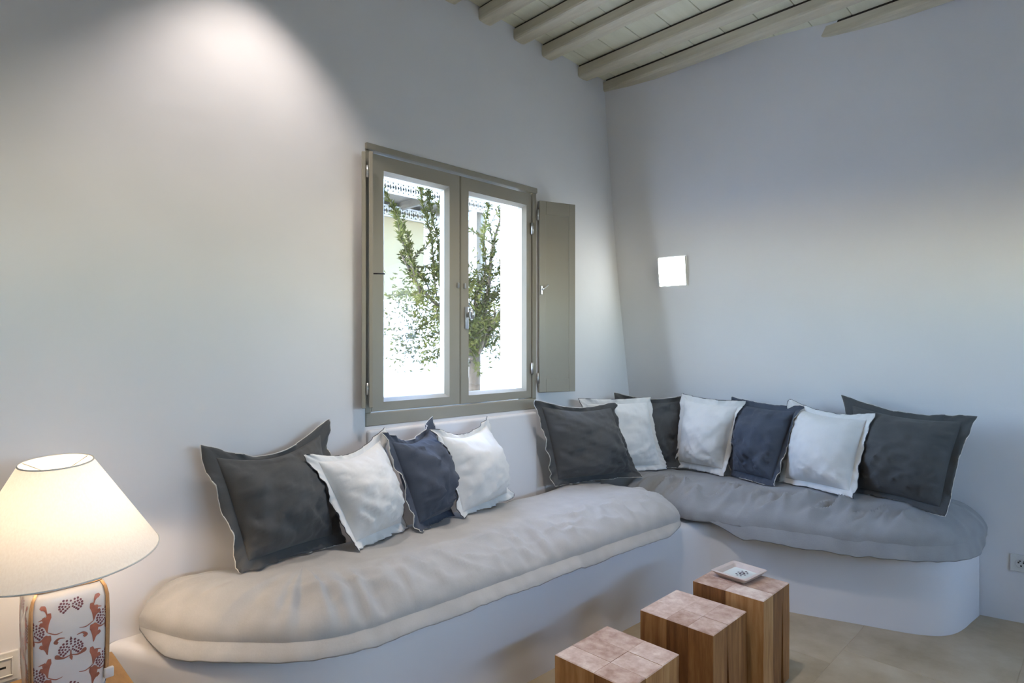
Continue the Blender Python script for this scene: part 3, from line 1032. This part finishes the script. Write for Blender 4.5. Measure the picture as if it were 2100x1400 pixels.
for k in order:
    r = PILLOWS[k]
    b = kids(r, 'body')
    off = r.location.copy()
    old, new = [], []
    for v in b.data.vertices:
        p = v.co + off
        old.append(tuple(p))
        for q in bodies: p = push_out(p, bodies[q], -NNV[q], 0.006)
        p = on_pads(Vector(inside(p, 0.003)))
        new.append(tuple(p))
    S = smooth_disp(b, old, new, (2, 41, 41), (1, 2), False, 2)
    for v, p in zip(b.data.vertices, S):
        p = Vector(p)
        for q in bodies: p = push_out(p, bodies[q], -NNV[q], 0.004)
        v.co = on_pads(Vector(inside(tuple(p), 0.003))) - off
    b.data.update()
    bodies[k] = BVHTree.FromPolygons(*world_mesh(b))
for k, r in enumerate(PILLOWS):
    off = r.location.copy()
    for nm in ('flange', 'edging'):
        o = kids(r, nm)
        old, new = [], []
        for v in o.data.vertices:
            p = v.co + off
            old.append(tuple(p))
            for q, t in bodies.items():
                if q != k: p = push_out(p, t, -NNV[q] if rank[q] < rank[k] else NNV[q], 0.005)
            p = on_pads(Vector(inside(p, 0.003)))
            new.append(tuple(p))
        if nm == 'flange': S = smooth_disp(o, old, new, (10, 176), (1,), True, 4)
        else: S = smooth_disp(o, old, new, (176, 6), (0,), True, 4)
        for v, p in zip(o.data.vertices, S):
            p = Vector(p)
            for q, t in bodies.items():
                if q != k: p = push_out(p, t, -NNV[q] if rank[q] < rank[k] else NNV[q], 0.004)
            v.co = on_pads(Vector(inside(tuple(p), 0.003)), 0.007) - off
        o.data.update()

# ------------------------------------------------------------------ teak stools, each of glued timber posts
def stool(label, x0, x1, y0, y1, h, xc, yc, gaps):
    root = thing('teak_stool', label, 'stool', ((x0+x1)/2, (y0+y1)/2, 0), 0, 'teak block stools in a row')
    ox, oy = (x0+x1)/2, (y0+y1)/2
    xs = [x0] + [x0+(x1-x0)*c for c in xc] + [x1]
    ys = [y0] + [y0+(y1-y0)*c for c in yc] + [y1]
    for i in range(len(xs)-1):
        for j in range(len(ys)-1):
            V, F = [], []
            nz = 8
            gx0 = gaps.get(('x', i, j), 0); gx1 = gaps.get(('x', i+1, j), 0)
            gy0 = gaps.get(('y', i, j), 0); gy1 = gaps.get(('y', i, j+1), 0)
            zt = h - rng.uniform(0, 0.0015)
            e = 0.0002
            seed = rng.uniform(0, 99)
            lv = [0.0] + [zt*(a+1)/nz for a in range(nz-1)] + [zt-0.003, zt]
            for a, z in enumerate(lv):
                t = (1 - z/h)**1.5
                sh_ = 0.003 if a == len(lv)-1 else 0.0
                wb = 0.0025*mnoise.noise(Vector((seed, z*7, 0)))
                X0 = xs[i] + (e + gx0*t if i > 0 else 0) - ox + sh_*(i == 0)
                X1 = xs[i+1] - (e + gx1*t if i < len(xs)-2 else 0) - ox - sh_*(i == len(xs)-2)
                Y0 = ys[j] + (e + gy0*t if j > 0 else wb) - oy + sh_*(j == 0)
                Y1 = ys[j+1] - (e + gy1*t if j < len(ys)-2 else wb) - oy - sh_*(j == len(ys)-2)
                V += [(X0, Y0, z), (X1, Y0, z), (X1, Y1, z), (X0, Y1, z)]
            nl_ = len(lv)
            for a in range(nl_-1):
                for b in range(4):
                    b2 = (b+1) % 4
                    F.append((a*4+b, a*4+b2, (a+1)*4+b2, (a+1)*4+b))
            F.append((3, 2, 1, 0)); F.append(tuple((nl_-1)*4+b for b in range(4)))
            obj('timber_block', pyd('timber_block', V, F), M['teak'], root)
    return root
stool('tallest teak block stool carrying the small square dish', -1.190, -0.935, -1.360, -1.072, 0.39, [0.36, 0.72], [0.52], {('x', 2, 0): 0.012, ('x', 1, 0): 0.0, ('y', 2, 1): 0.010, ('y', 1, 1): 0.004})
stool('middle teak block stool of the row of three', -1.488, -1.218, -1.308, -1.012, 0.345, [0.42], [0.33, 0.62], {('x', 1, 0): 0.016, ('y', 1, 1): 0.008})
stool('lowest teak block stool, nearest the bottom edge of the picture', -1.900, -1.600, -1.240, -0.938, 0.295, [0.30, 0.64], [0.45], {('x', 1, 0): 0.006, ('y', 1, 1): 0.006})

# dish
dish = thing('square_dish', 'small cream square ceramic dish with a dark printed motif', 'dish', (-1.012, -1.186, 0.3902), math.radians(-5))
bm = bmesh.new()
rings = [(0.066, 0.0), (0.088, 0.022), (0.090, 0.024), (0.086, 0.026), (0.070, 0.022), (0.060, 0.010), (0.0, 0.009)]
V, F = [], []
for hwid, z in rings[:-1]:
    c = 0.010
    for (sx, sy) in ((1, 1), (-1, 1), (-1, -1), (1, -1)):
        for q in range(4):
            a = math.pi/2*q/3 + math.atan2(sy, sx) - math.pi/4
            V.append(((hwid-c)*sx + c*math.cos(a), ((hwid-c)*sy + c*math.sin(a))*0.88, z))
nv = 16
for r in range(len(rings)-2):
    for k in range(nv):
        k2 = (k+1) % nv
        F.append((r*nv+k, r*nv+k2, (r+1)*nv+k2, (r+1)*nv+k))
F.append(tuple(range(nv))[::-1])
obj('rim', pyd('rim', V, F), M['tray'], dish, False)
bm.free()
bm = bmesh.new()
add_box(bm, (-0.060, -0.053, 0.008), (0.060, 0.053, 0.0105), 0.001, 1)
obj('well', bm, M['trayin'], dish)
V, F = [], []
for k in range(17):
    a = k/17*2*math.pi
    rr = 0.4 if k % 2 else 1.0
    cxp, cyp = 0.008+0.032*rr*math.cos(a), -0.008+0.018*rr*math.sin(a)
    b = len(V)
    for q in range(7):
        t = q/7*2*math.pi
        V.append((cxp+0.0055*math.cos(t), cyp+0.0042*math.sin(t), 0.0110))
    F.append(tuple(range(b, b+7)))
obj('printed_motif', pyd('printed_motif', V, F), M['ink'], dish)

# ------------------------------------------------------------------ side table and lamp
TZ = 0.45
tb = thing('side_table', 'honey oak side table under the lamp', 'table', (-3.28, -0.43, 0))
TX0, TX1, TY0, TY1 = -0.235, 0.240, -0.235, 0.230
pw = (TX1-TX0)/4
for k in range(4):
    box('top_plank', (TX0+k*pw+0.0006, TY0, TZ-0.03), (TX0+(k+1)*pw-0.0006, TY1, TZ), M['tablewood'], tb, 0.002, 1)
for sx in (TX0+0.03, TX1-0.07):
    for sy in (TY0+0.03, TY1-0.07):
        box('leg', (sx, sy, 0), (sx+0.04, sy+0.04, TZ-0.03), M['tablewood'], tb, 0.003, 1)
for ya in (TY0+0.04, TY1-0.06):
    box('apron_rail', (TX0+0.07, ya, TZ-0.09), (TX1-0.07, ya+0.02, TZ-0.03), M['tablewood'], tb)

lamp = thing('table_lamp', 'lit table lamp with a cream cone shade and a floral ceramic jar base', 'lamp', (-3.178, -0.345, TZ))
JH = 0.304
def jar_r(z):                              # half width by height
    return float(np.interp(z, [0, 0.006, 0.03, 0.08, 0.19, 0.250, 0.276, 0.290, 0.298, JH], [0.074, 0.079, 0.082, 0.085, 0.0865, 0.0855, 0.080, 0.070, 0.060, 0.052]))
def jar_pt(q, z, off=0.0):                 # q in [0, 4): side number + position along the side
    r = jar_r(z)+off
    side = int(q) % 4
    a = (q-int(q))*math.pi/2 - math.pi/4
    cs, sn = math.cos(a), math.sin(a)
    e = 0.30                                # rounded square
    x = math.copysign(abs(cs)**e, cs); y = math.copysign(abs(sn)**e, sn)
    # local frame: side faces -y for side 0
    px, py = y*r, -x*r
    for _ in range(side): px, py = -py, px
    return (px, py, z)
zs = [0, 0.003, 0.006, 0.015, 0.03, 0.06, 0.1, 0.14, 0.19, 0.225, 0.250, 0.264, 0.276, 0.284, 0.290, 0.295, 0.298, JH]
V, F = [], []
nq = 96
for z in zs:
    for k in range(nq): V.append(jar_pt(4*k/nq, z))
for r in range(len(zs)-1):
    for k in range(nq):
        k2 = (k+1) % nq
        F.append((r*nq+k, r*nq+k2, (r+1)*nq+k2, (r+1)*nq+k))
F.append(tuple(range(nq))[::-1]); F.append(tuple((len(zs)-1)*nq+k for k in range(nq)))
jar = obj('jar', pyd('jar', V, F), M['ceramic'], lamp, True)
V, F = [], []
zz = [0.0005, 0.006, 0.012, 0.019]
for z in zz:
    for k in range(nq): V.append(jar_pt(4*k/nq, z, 0.0016))
for r in range(3):
    for k in range(nq):
        k2 = (k+1) % nq
        F.append((r*nq+k, r*nq+k2, (r+1)*nq+k2, (r+1)*nq+k))
obj('base_band', pyd('base_band', V, F), M['ceramicblue'], jar, True)

# printed flowers and leaves lying on the glaze
def side_map(side, x, z):
    """x in metres along the side from its middle"""
    r = 0.085
    u = max(-0.999, min(0.999, x/r))
    # invert the superellipse: tan(a)^0.30 = u -> a
    tq = math.copysign(abs(u)**(1/0.30), u)
    a = math.atan(tq) if abs(u) < 0.97 else math.atan(tq)
    q = (a+math.pi/4)/(math.pi/2)
    return jar_pt(side + min(max(q, 0), 0.9999), z, 0.0007)
class Print:
    def __init__(s): s.V, s.F = [], []
    def poly(s, side, pts):
        b = len(s.V)
        for x, z in pts: s.V.append(side_map(side, x, z))
        s.F.append(tuple(range(b, b+len(pts))))
    def stroke(s, side, path, w):
        P = np.array(catmull(path, 6, closed=False))
        n = len(P)
        for k in range(n):
            t = P[min(k+1, n-1)]-P[max(k-1, 0)]; t /= max(np.linalg.norm(t), 1e-9)
            nn = np.array([-t[1], t[0]])
            ww = np.interp(k/(n-1), np.linspace(0, 1, len(w)), w)
            for sg in (-1, 1):
                q = P[k]+nn*sg*ww
                s.V.append(side_map(side, q[0], q[1]))
        b = len(s.V)-2*n
        for k in range(n-1): s.F.append((b+2*k, b+2*k+1, b+2*k+3, b+2*k+2))
    def dot(s, side, x, z, r, n=7):
        s.poly(side, [(x+r*math.cos(2*math.pi*k/n), z+r*1.1*math.sin(2*math.pi*k/n)) for k in range(n)])
plum, red = Print(), Print()
for side in range(4):
    for (cx, cz) in ((0.0, 0.022), (0.0, 0.132), (0.0, 0.240), (-0.078, 0.078), (0.078, 0.078), (-0.078, 0.188), (0.078, 0.188)):
        cz += 0.006
        for ring_r, cnt, dr in ((0.021, 15, 0.0028), (0.0155, 11, 0.0026), (0.010, 7, 0.0024), (0.005, 4, 0.0022)):
            for k in range(cnt):
                a = math.pi*(0.5 + 2*(k/(cnt-1)-0.5)*0.78)
                f = 1.0 + 0.32*max(0, math.sin(a))**6
                x_, z_ = cx + ring_r*1.12*math.cos(a), cz + ring_r*0.85*f*math.sin(a)
                if 0.022 < z_ < 0.262: plum.dot(side, x_, z_, dr)
        if 0.03 < cz < 0.23:
            plum.stroke(side, [(cx, cz+0.022), (cx, cz+0.030)], [0.003, 0.0004])
            red.stroke(side, [(cx, cz-0.004), (cx, cz-0.018), (cx+0.002, cz-0.030)], [0.0012, 0.0016, 0.0035, 0.0005])
            for sg in (-1, 1):
                red.stroke(side, [(cx, cz-0.016), (cx+sg*0.014, cz-0.020), (cx+sg*0.026, cz-0.015), (cx+sg*0.030, cz-0.008)], [0.0008, 0.0016, 0.0030, 0.0055, 0.0015])
                red.stroke(side, [(cx+sg*0.012, cz+0.030), (cx+sg*0.024, cz+0.032), (cx+sg*0.031, cz+0.025), (cx+sg*0.026, cz+0.021)], [0.0006, 0.0022, 0.0040, 0.0030])
    for zc in (0.040, 0.092, 0.150, 0.205, 0.245):
        for sg in (-1, 1):
            bx0 = sg*0.047
            for (dx, dz) in ((-0.004*sg, 0.034), (0.008*sg, 0.026), (0.016*sg, 0.012)):
                if zc+dz > 0.262: continue
                red.stroke(side, [(bx0, max(zc-0.012, 0.016)), (bx0+dx*0.35, zc+dz*0.45), (bx0+dx, zc+dz)], [0.0008, 0.0020, 0.0058, 0.0030])
            if zc in (0.092, 0.205): red.stroke(side, [(bx0, max(zc-0.012, 0.016)), (bx0-sg*0.016, max(zc-0.022, 0.014)), (bx0-sg*0.030, max(zc-0.020, 0.014))], [0.0010, 0.0014, 0.0006])
tag(obj('flower_print', pyd('flower_print', plum.V, plum.F), M['motifplum'], jar), 'plum flowers printed on the jar', None, None, 'stuff')
tag(obj('leaf_print', pyd('leaf_print', red.V, red.F), M['motifred'], jar), 'russet leaves printed on the jar', None, None, 'stuff')

# cord round the neck, cane straps and porcelain tags
V, F = tube([jar_pt(4*k/48, 0.288, 0.002) for k in range(48)], 0.0022, 6, closed=True)
obj('neck_cord', pyd('neck_cord', V, F), M['cane'], lamp, True)
for q, bot in ((0.02, 0.028), (0.985, 0.055)):
    for dq in (-0.055, 0.045):
        pth = [jar_pt((q+dq*0.25) % 4, 0.286, 0.003)] + [jar_pt((q+dq*(0.4+0.6*min(1, k/3))) % 4, 0.272-(0.272-bot)*k/10, 0.0035) for k in range(11)]
        V, F = tube(pth, 0.0030, 6)
        st = obj('strap', pyd('strap', V, F), M['cane'], lamp, True)
    p = jar_pt(q % 4, bot, 0.008)
    bm = bmesh.new()
    add_box(bm, (p[0]-0.011, p[1]-0.007, bot-0.022), (p[0]+0.011, p[1]+0.005, bot+0.004), 0.003, 2)
    obj('strap_tag', bm, M['ceramic'], lamp, True)
# neck, socket and bulb
V, F = lathe([(0.0, JH), (0.045, JH), (0.043, JH+0.010), (0.016, JH+0.014), (0.014, JH+0.045), (0.020, JH+0.048), (0.020, JH+0.080), (0.0, JH+0.080)], 28)
obj('neck', pyd('neck', V, F), M['metal'], lamp, True)
V, F = lathe([(0.0, 0.0), (0.012, 0.002), (0.014, 0.015), (0.026, 0.038), (0.029, 0.055), (0.024, 0.074), (0.012, 0.084), (0.0, 0.086)], 24)
bl = obj('bulb', pyd('bulb', V, F), M['bulb'], lamp, True)
bl.location = (0, 0, JH+0.08)
# shade, slightly tipped
SB, ST = 0.352, 0.600
RB, RT = 0.224, 0.080
V, F = lathe([(RB, SB), (RB*0.75+RT*0.25, SB*0.75+ST*0.25), ((RB+RT)/2, (SB+ST)/2), (RT, ST)], 72)
sho = obj('lamp_shade', pyd('lamp_shade', V, F), M['shade'], lamp, True)
tip = Matrix.Translation((-0.012, 0.0, 0.46)) @ Matrix.Rotation(math.radians(5.0), 4, Vector((0.8, -0.5, 0))) @ Matrix.Translation((0, 0, -0.46))
sho.matrix_local = tip
for nm, R_, Z_ in (('rim_top', RT, ST), ('rim_bottom', RB, SB)):
    V, F = tube([(R_*math.cos(2*math.pi*k/72), R_*math.sin(2*math.pi*k/72), Z_) for k in range(72)], 0.0022, 6, closed=True)
    obj(nm, pyd(nm, V, F), M['cordw'], sho, True)
for k in range(3):
    a = 2*math.pi*k/3+0.4
    V, F = tube([(0.018*math.cos(a), 0.018*math.sin(a), ST-0.03), (RT*math.cos(a), RT*math.sin(a), ST-0.002)], 0.0015, 6)
    obj('spider_arm', pyd('spider_arm', V, F), M['metal'], sho, True)
pl_ = bpy.data.lights.new('bulb_light', 'POINT')
pl_.energy = LAMP_W
pl_.color = (1.0, 0.80, 0.61)
pl_.shadow_soft_size = 0.035
po = bpy.data.objects.new('bulb_light', pl_)
COL.objects.link(po); po.parent = lamp; po.location = (0, 0, JH+0.135)

# ------------------------------------------------------------------ sockets
def socket(name, label, loc, rz, w, h):
    r = thing(name, label, 'socket', loc, rz)
    bm = bmesh.new()
    add_box(bm, (-w/2, -0.010, 0), (w/2, 0.0, h), 0.003, 2)
    obj('plate', bm, M['plastic'], r)
    return r
sk_r = socket('wall_socket', 'white round-holed power socket low on the right-hand wall', RW(2.005, lean(0.29)+0.0, 0.252), math.atan2(WD[1], WD[0]) , 0.083, 0.083)
# face of this plate looks towards the room: local -y must be NR
sk_r.rotation_euler = (0, 0, math.atan2(-NR[0], NR[1]) + math.pi)
sk_r.rotation_euler = (0, 0, math.atan2(NR[1], NR[0]) + math.pi/2)
V, F = lathe([(0.022, 0.0), (0.022, 0.003), (0.019, 0.003), (0.019, -0.004), (0.0, -0.004)], 28)
cp = obj('cup', pyd('cup', V, F), M['plastic'], sk_r, True); cp.location = (0, -0.010, 0.042); cp.rotation_euler = (math.radians(90), 0, 0)
for dx, dz in ((-0.0095, 0.003), (0.0095, 0.003), (0.0, -0.012), (-0.004, 0.011), (0.012, 0.010)):
    V, F = lathe([(0.0, 0.0), (0.0036, 0.0), (0.0036, 0.006), (0.0, 0.006)], 10)
    h_ = obj('pin_hole', pyd('pin_hole', V, F), M['black'], sk_r); h_.location = (dx, -0.0075, 0.042+dz); h_.rotation_euler = (math.radians(90), 0, 0)
sk_l = socket('wall_socket', 'cream framed outlet plate on the wall behind the lamp', (-3.282, -0.0005, 0.372), 0.0, 0.094, 0.086)
bm = bmesh.new()
for lo, hi in (((-0.034, -0.014, 0.016), (0.034, -0.010, 0.020)), ((-0.034, -0.014, 0.066), (0.034, -0.010, 0.070)), ((-0.034, -0.014, 0.020), (-0.030, -0.010, 0.066)), ((0.030, -0.014, 0.020), (0.034, -0.010, 0.066))):
    add_box(bm, lo, hi, 0.001, 1)
obj('inner_frame', bm, M['plastic'], sk_l)
box('slot', (0.002, -0.0105, 0.040), (0.018, -0.0095, 0.046), M['black'], sk_l)

# ------------------------------------------------------------------ outdoors: courtyard beyond the window
gr = box('ground', (-30, -2.0, -0.45), (30, 30, -0.15), M['ext_white'])
tag(gr, 'bright paved ground outside', None, None, 'structure')
M['backdrop_dark'] = simple('dark_backdrop', (0.16, 0.16, 0.13), 0.9, 0, 0.2, 0.3, 2.0)  # unseen dark ground, put in so less warm light bounces indoors
tag(box('backdrop', (-40, -60, -2.0), (40, -9, -1.5), M['backdrop_dark']), 'dark hillside added below the terrace to cut warm bounce', None, None, 'structure')
M['terrace'] = simple('pale_terrace_stone', (0.58, 0.56, 0.52), 0.8)
tr_ = box('terrace', (-5, -9, -0.15), (4, -5.45, -0.02), M['terrace'])
tag(tr_, 'pale terrace outside the opening', None, None, 'structure')
cw = box('courtyard_wall', (1.95, 5.0, -0.15), (7.5, 5.3, 3.35), M['ext_white'])
tag(cw, 'sunlit whitewashed courtyard wall seen through the window', 'wall')
lw = box('parapet', (-1.5, 3.4, -0.15), (3.4, 3.65, 1.86), M['ext_white'], None, 0.03, 3)
tag(lw, 'low sunlit white parapet behind the olive tree', 'wall')
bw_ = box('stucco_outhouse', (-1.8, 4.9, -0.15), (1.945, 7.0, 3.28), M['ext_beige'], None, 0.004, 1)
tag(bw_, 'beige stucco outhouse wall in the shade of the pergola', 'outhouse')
# pergola with pierced fascia
pg = thing('pergola', 'pale pergola roof with pierced fascia above the outhouse', 'pergola', (0.2, 4.4, 3.28))
def fascia(y, z0, z1, x0, x1):
    V, F = [], []
    L = x1-x0
    bm = bmesh.new()
    add_box(bm, (x0, y-0.012, z1-0.02), (x1, y+0.012, z1))
    add_box(bm, (x0, y-0.012, z0), (x1, y+0.012, z0+0.02))
    n = int(L/0.075)
    for k in range(n):
        xa = x0+L*k/n; xb = x0+L*(k+1)/n
        for (p, q) in ((xa, xb), (xb, xa)):
            d = 0.014
            vs = [bm.verts.new(c) for c in ((p-d, y-0.006, z0+0.01), (p+d, y-0.006, z0+0.01), (q+d, y-0.006, z1-0.01), (q-d, y-0.006, z1-0.01),
                                            (p-d, y+0.006, z0+0.01), (p+d, y+0.006, z0+0.01), (q+d, y+0.006, z1-0.01), (q-d, y+0.006, z1-0.01))]
            for f in ((0, 1, 2, 3), (7, 6, 5, 4), (0, 4, 5, 1), (1, 5, 6, 2), (2, 6, 7, 3), (3, 7, 4, 0)):
                bm.faces.new([vs[i] for i in f])
    me = bpy.data.meshes.new('fascia'); bm.to_mesh(me); bm.free()
    for v in me.vertices: v.co -= Vector((0.2, 4.4, 3.28))
    return obj('fascia', me, M['canvas'], pg)
fascia(3.95, 3.20, 3.36, -1.6, 2.6)
fascia(4.85, 3.14, 3.30, -1.6, 2.4)
box('roof_deck', (-2.0, -0.45, 0.09), (2.4, 0.9, 0.12), M['extwood'], pg)
for k in range(7):
    box('rafter', (-1.8+0.62*k, -0.44, -0.01), (-1.74+0.62*k, 0.48, 0.09), M['extwood'], pg)
for k in (-1.75, 2.05):
    box('post', (k, -0.40, -3.43), (k+0.09, -0.31, 0.0), M['extwood'], pg)
# outside shutter standing open beside the window
es = thing('outside_shutter', 'pale outside shutter standing open at the right of the window', 'shutter', (-0.955, TH+0.01, 0))
M['extbeige2'] = simple('beige_shutter_paint', (0.55, 0.50, 0.36), 0.6)
box('frame', (0.0, 0.0, 1.02), (0.030, 0.055, 2.2), M['extbeige2'], es, 0.003, 1)
box('slat_panel', (0.030, 0.010, 1.03), (0.40, 0.040, 2.19), M['extbeige2'], es, 0.003, 1)
# guide rail on the outer reveal
gl = box('screen_rail', (WX1-0.016, 0.125, WZ0+0.002), (WX1, 0.160, WZ1-0.002), M['metal'], win)

# ---- olive tree
tree = thing('olive_tree', 'young olive tree with a slim trunk outside the window', 'tree', (-0.06, 1.52, -0.15))
to = Vector(tree.location)
BR = []
def branch(p0, p1, r0, r1, n=7, bend=0.06, seed=0):
    p0, p1 = Vector(p0), Vector(p1)
    pts = []
    for k in range(n+1):
        t = k/n
        p = p0.lerp(p1, t)
        s = math.sin(t*math.pi)
        p += Vector((mnoise.noise(Vector((seed, t*2, 0))), mnoise.noise(Vector((seed, t*2, 5))), 0))*bend*s*2
        pts.append(p)
    BR.append((pts, [r0+(r1-r0)*k/n for k in range(n+1)]))
    return pts
trunk = branch((-0.06, 1.52, -0.15), (-0.09, 1.50, 1.28), 0.065, 0.048, 10, 0.03, 2)
top = trunk[-1]
main = [((-0.42, 1.42, 1.75), 0.030), ((-0.80, 1.55, 2.05), 0.024), ((0.05, 1.60, 1.90), 0.030), ((0.24, 1.50, 2.55), 0.026), ((-0.25, 1.75, 2.30), 0.026), ((0.34, 1.66, 1.62), 0.022), ((-0.60, 1.36, 1.45), 0.020), ((-0.05, 1.30, 1.65), 0.020)]
tw = []
lr = random.Random(3)
for k, (e, r) in enumerate(main):
    b = branch(top - Vector((0, 0, lr.uniform(0, 0.10))), e, r, 0.008, 8, 0.06, 10+k)
    tw.append(b)
    for q in range(7):
        t = lr.uniform(0.25, 1.0)
        s = b[int(t*8)]
        d = Vector((lr.gauss(0, 0.55), lr.gauss(0, 0.5), lr.gauss(0.35, 0.5))).normalized()*lr.uniform(0.22, 0.48)
        tw.append(branch(s, s+d, 0.006, 0.002, 6, 0.04, 40+k*7+q))
for e in ((-1.0, 1.5, 2.5), (-0.62, 1.45, 2.62), (-0.82, 1.6, 2.35), (0.12, 1.55, 2.75), (-0.72, 1.42, 2.85), (-0.40, 1.6, 2.5)):
    tw.append(branch(Vector((e[0]*0.55-0.1, 1.5, 1.75)), e, 0.007, 0.002, 8, 0.05, e[2]*7))
    tw.append(tw[-1])
V, F = [], []
for pts, rr in BR:
    v, f = tube([p-to for p in pts], rr, 7)
    b = len(V)
    V += v; F += [tuple(i+b for i in q) for q in f]
trk = obj('trunk', pyd('trunk', V, F), M['bark'], tree, True)
V, F = [], []
def leafv(p, d, L, w):
    d = d.normalized()
    sdir = d.cross(Vector((lr.gauss(0, 1), lr.gauss(0, 1), lr.gauss(0, 1))))
    if sdir.length < 1e-4: return
    sdir.normalize()
    b = len(V)
    c = d.cross(sdir)*L*0.12
    V.extend([p-to, p+d*L*0.45+sdir*w+c-to, p+d*L-to, p+d*L*0.45-sdir*w+c-to])
    F.append((b, b+1, b+2)); F.append((b, b+2, b+3))
for b in tw:
    nL = int(60*max(0.6, (b[-1]-b[0]).length/0.35))
    for q in range(nL):
        t = lr.uniform(0.12, 1.0)*(len(b)-1)
        i0 = min(int(t), len(b)-2)
        p = b[i0].lerp(b[i0+1], t-i0)
        ax = (b[i0+1]-b[i0]).normalized()
        d = ax*0.6 + Vector((lr.gauss(0, 0.6), lr.gauss(0, 0.6), lr.gauss(0.05, 0.55)))
        leafv(p, d, lr.uniform(0.035, 0.060), lr.uniform(0.005, 0.009))
# dense skirts low in the crown
for (c, sd, nL) in (((-0.12, 1.5, 1.48), 0.14, 800), ((0.18, 1.5, 1.42), 0.12, 420), ((-0.42, 1.5, 1.46), 0.16, 700), ((-0.62, 1.5, 1.70), 0.17, 600), ((-0.30, 1.5, 1.80), 0.18, 500), ((0.15, 1.55, 1.85), 0.16, 420), ((-0.75, 1.5, 1.36), 0.12, 220)):
    for q in range(nL):
        p = Vector(c) + Vector((lr.gauss(0, sd), lr.gauss(0, sd*0.8), lr.gauss(0, sd*0.75)))
        leafv(p, Vector((lr.gauss(0, 1), lr.gauss(0, 1), lr.gauss(-0.1, 0.8))), lr.uniform(0.035, 0.058), lr.uniform(0.006, 0.010))
fo = obj('foliage', pyd('foliage', V, F), M['leaf'], tree)
tag(fo, None, None, None, 'stuff')
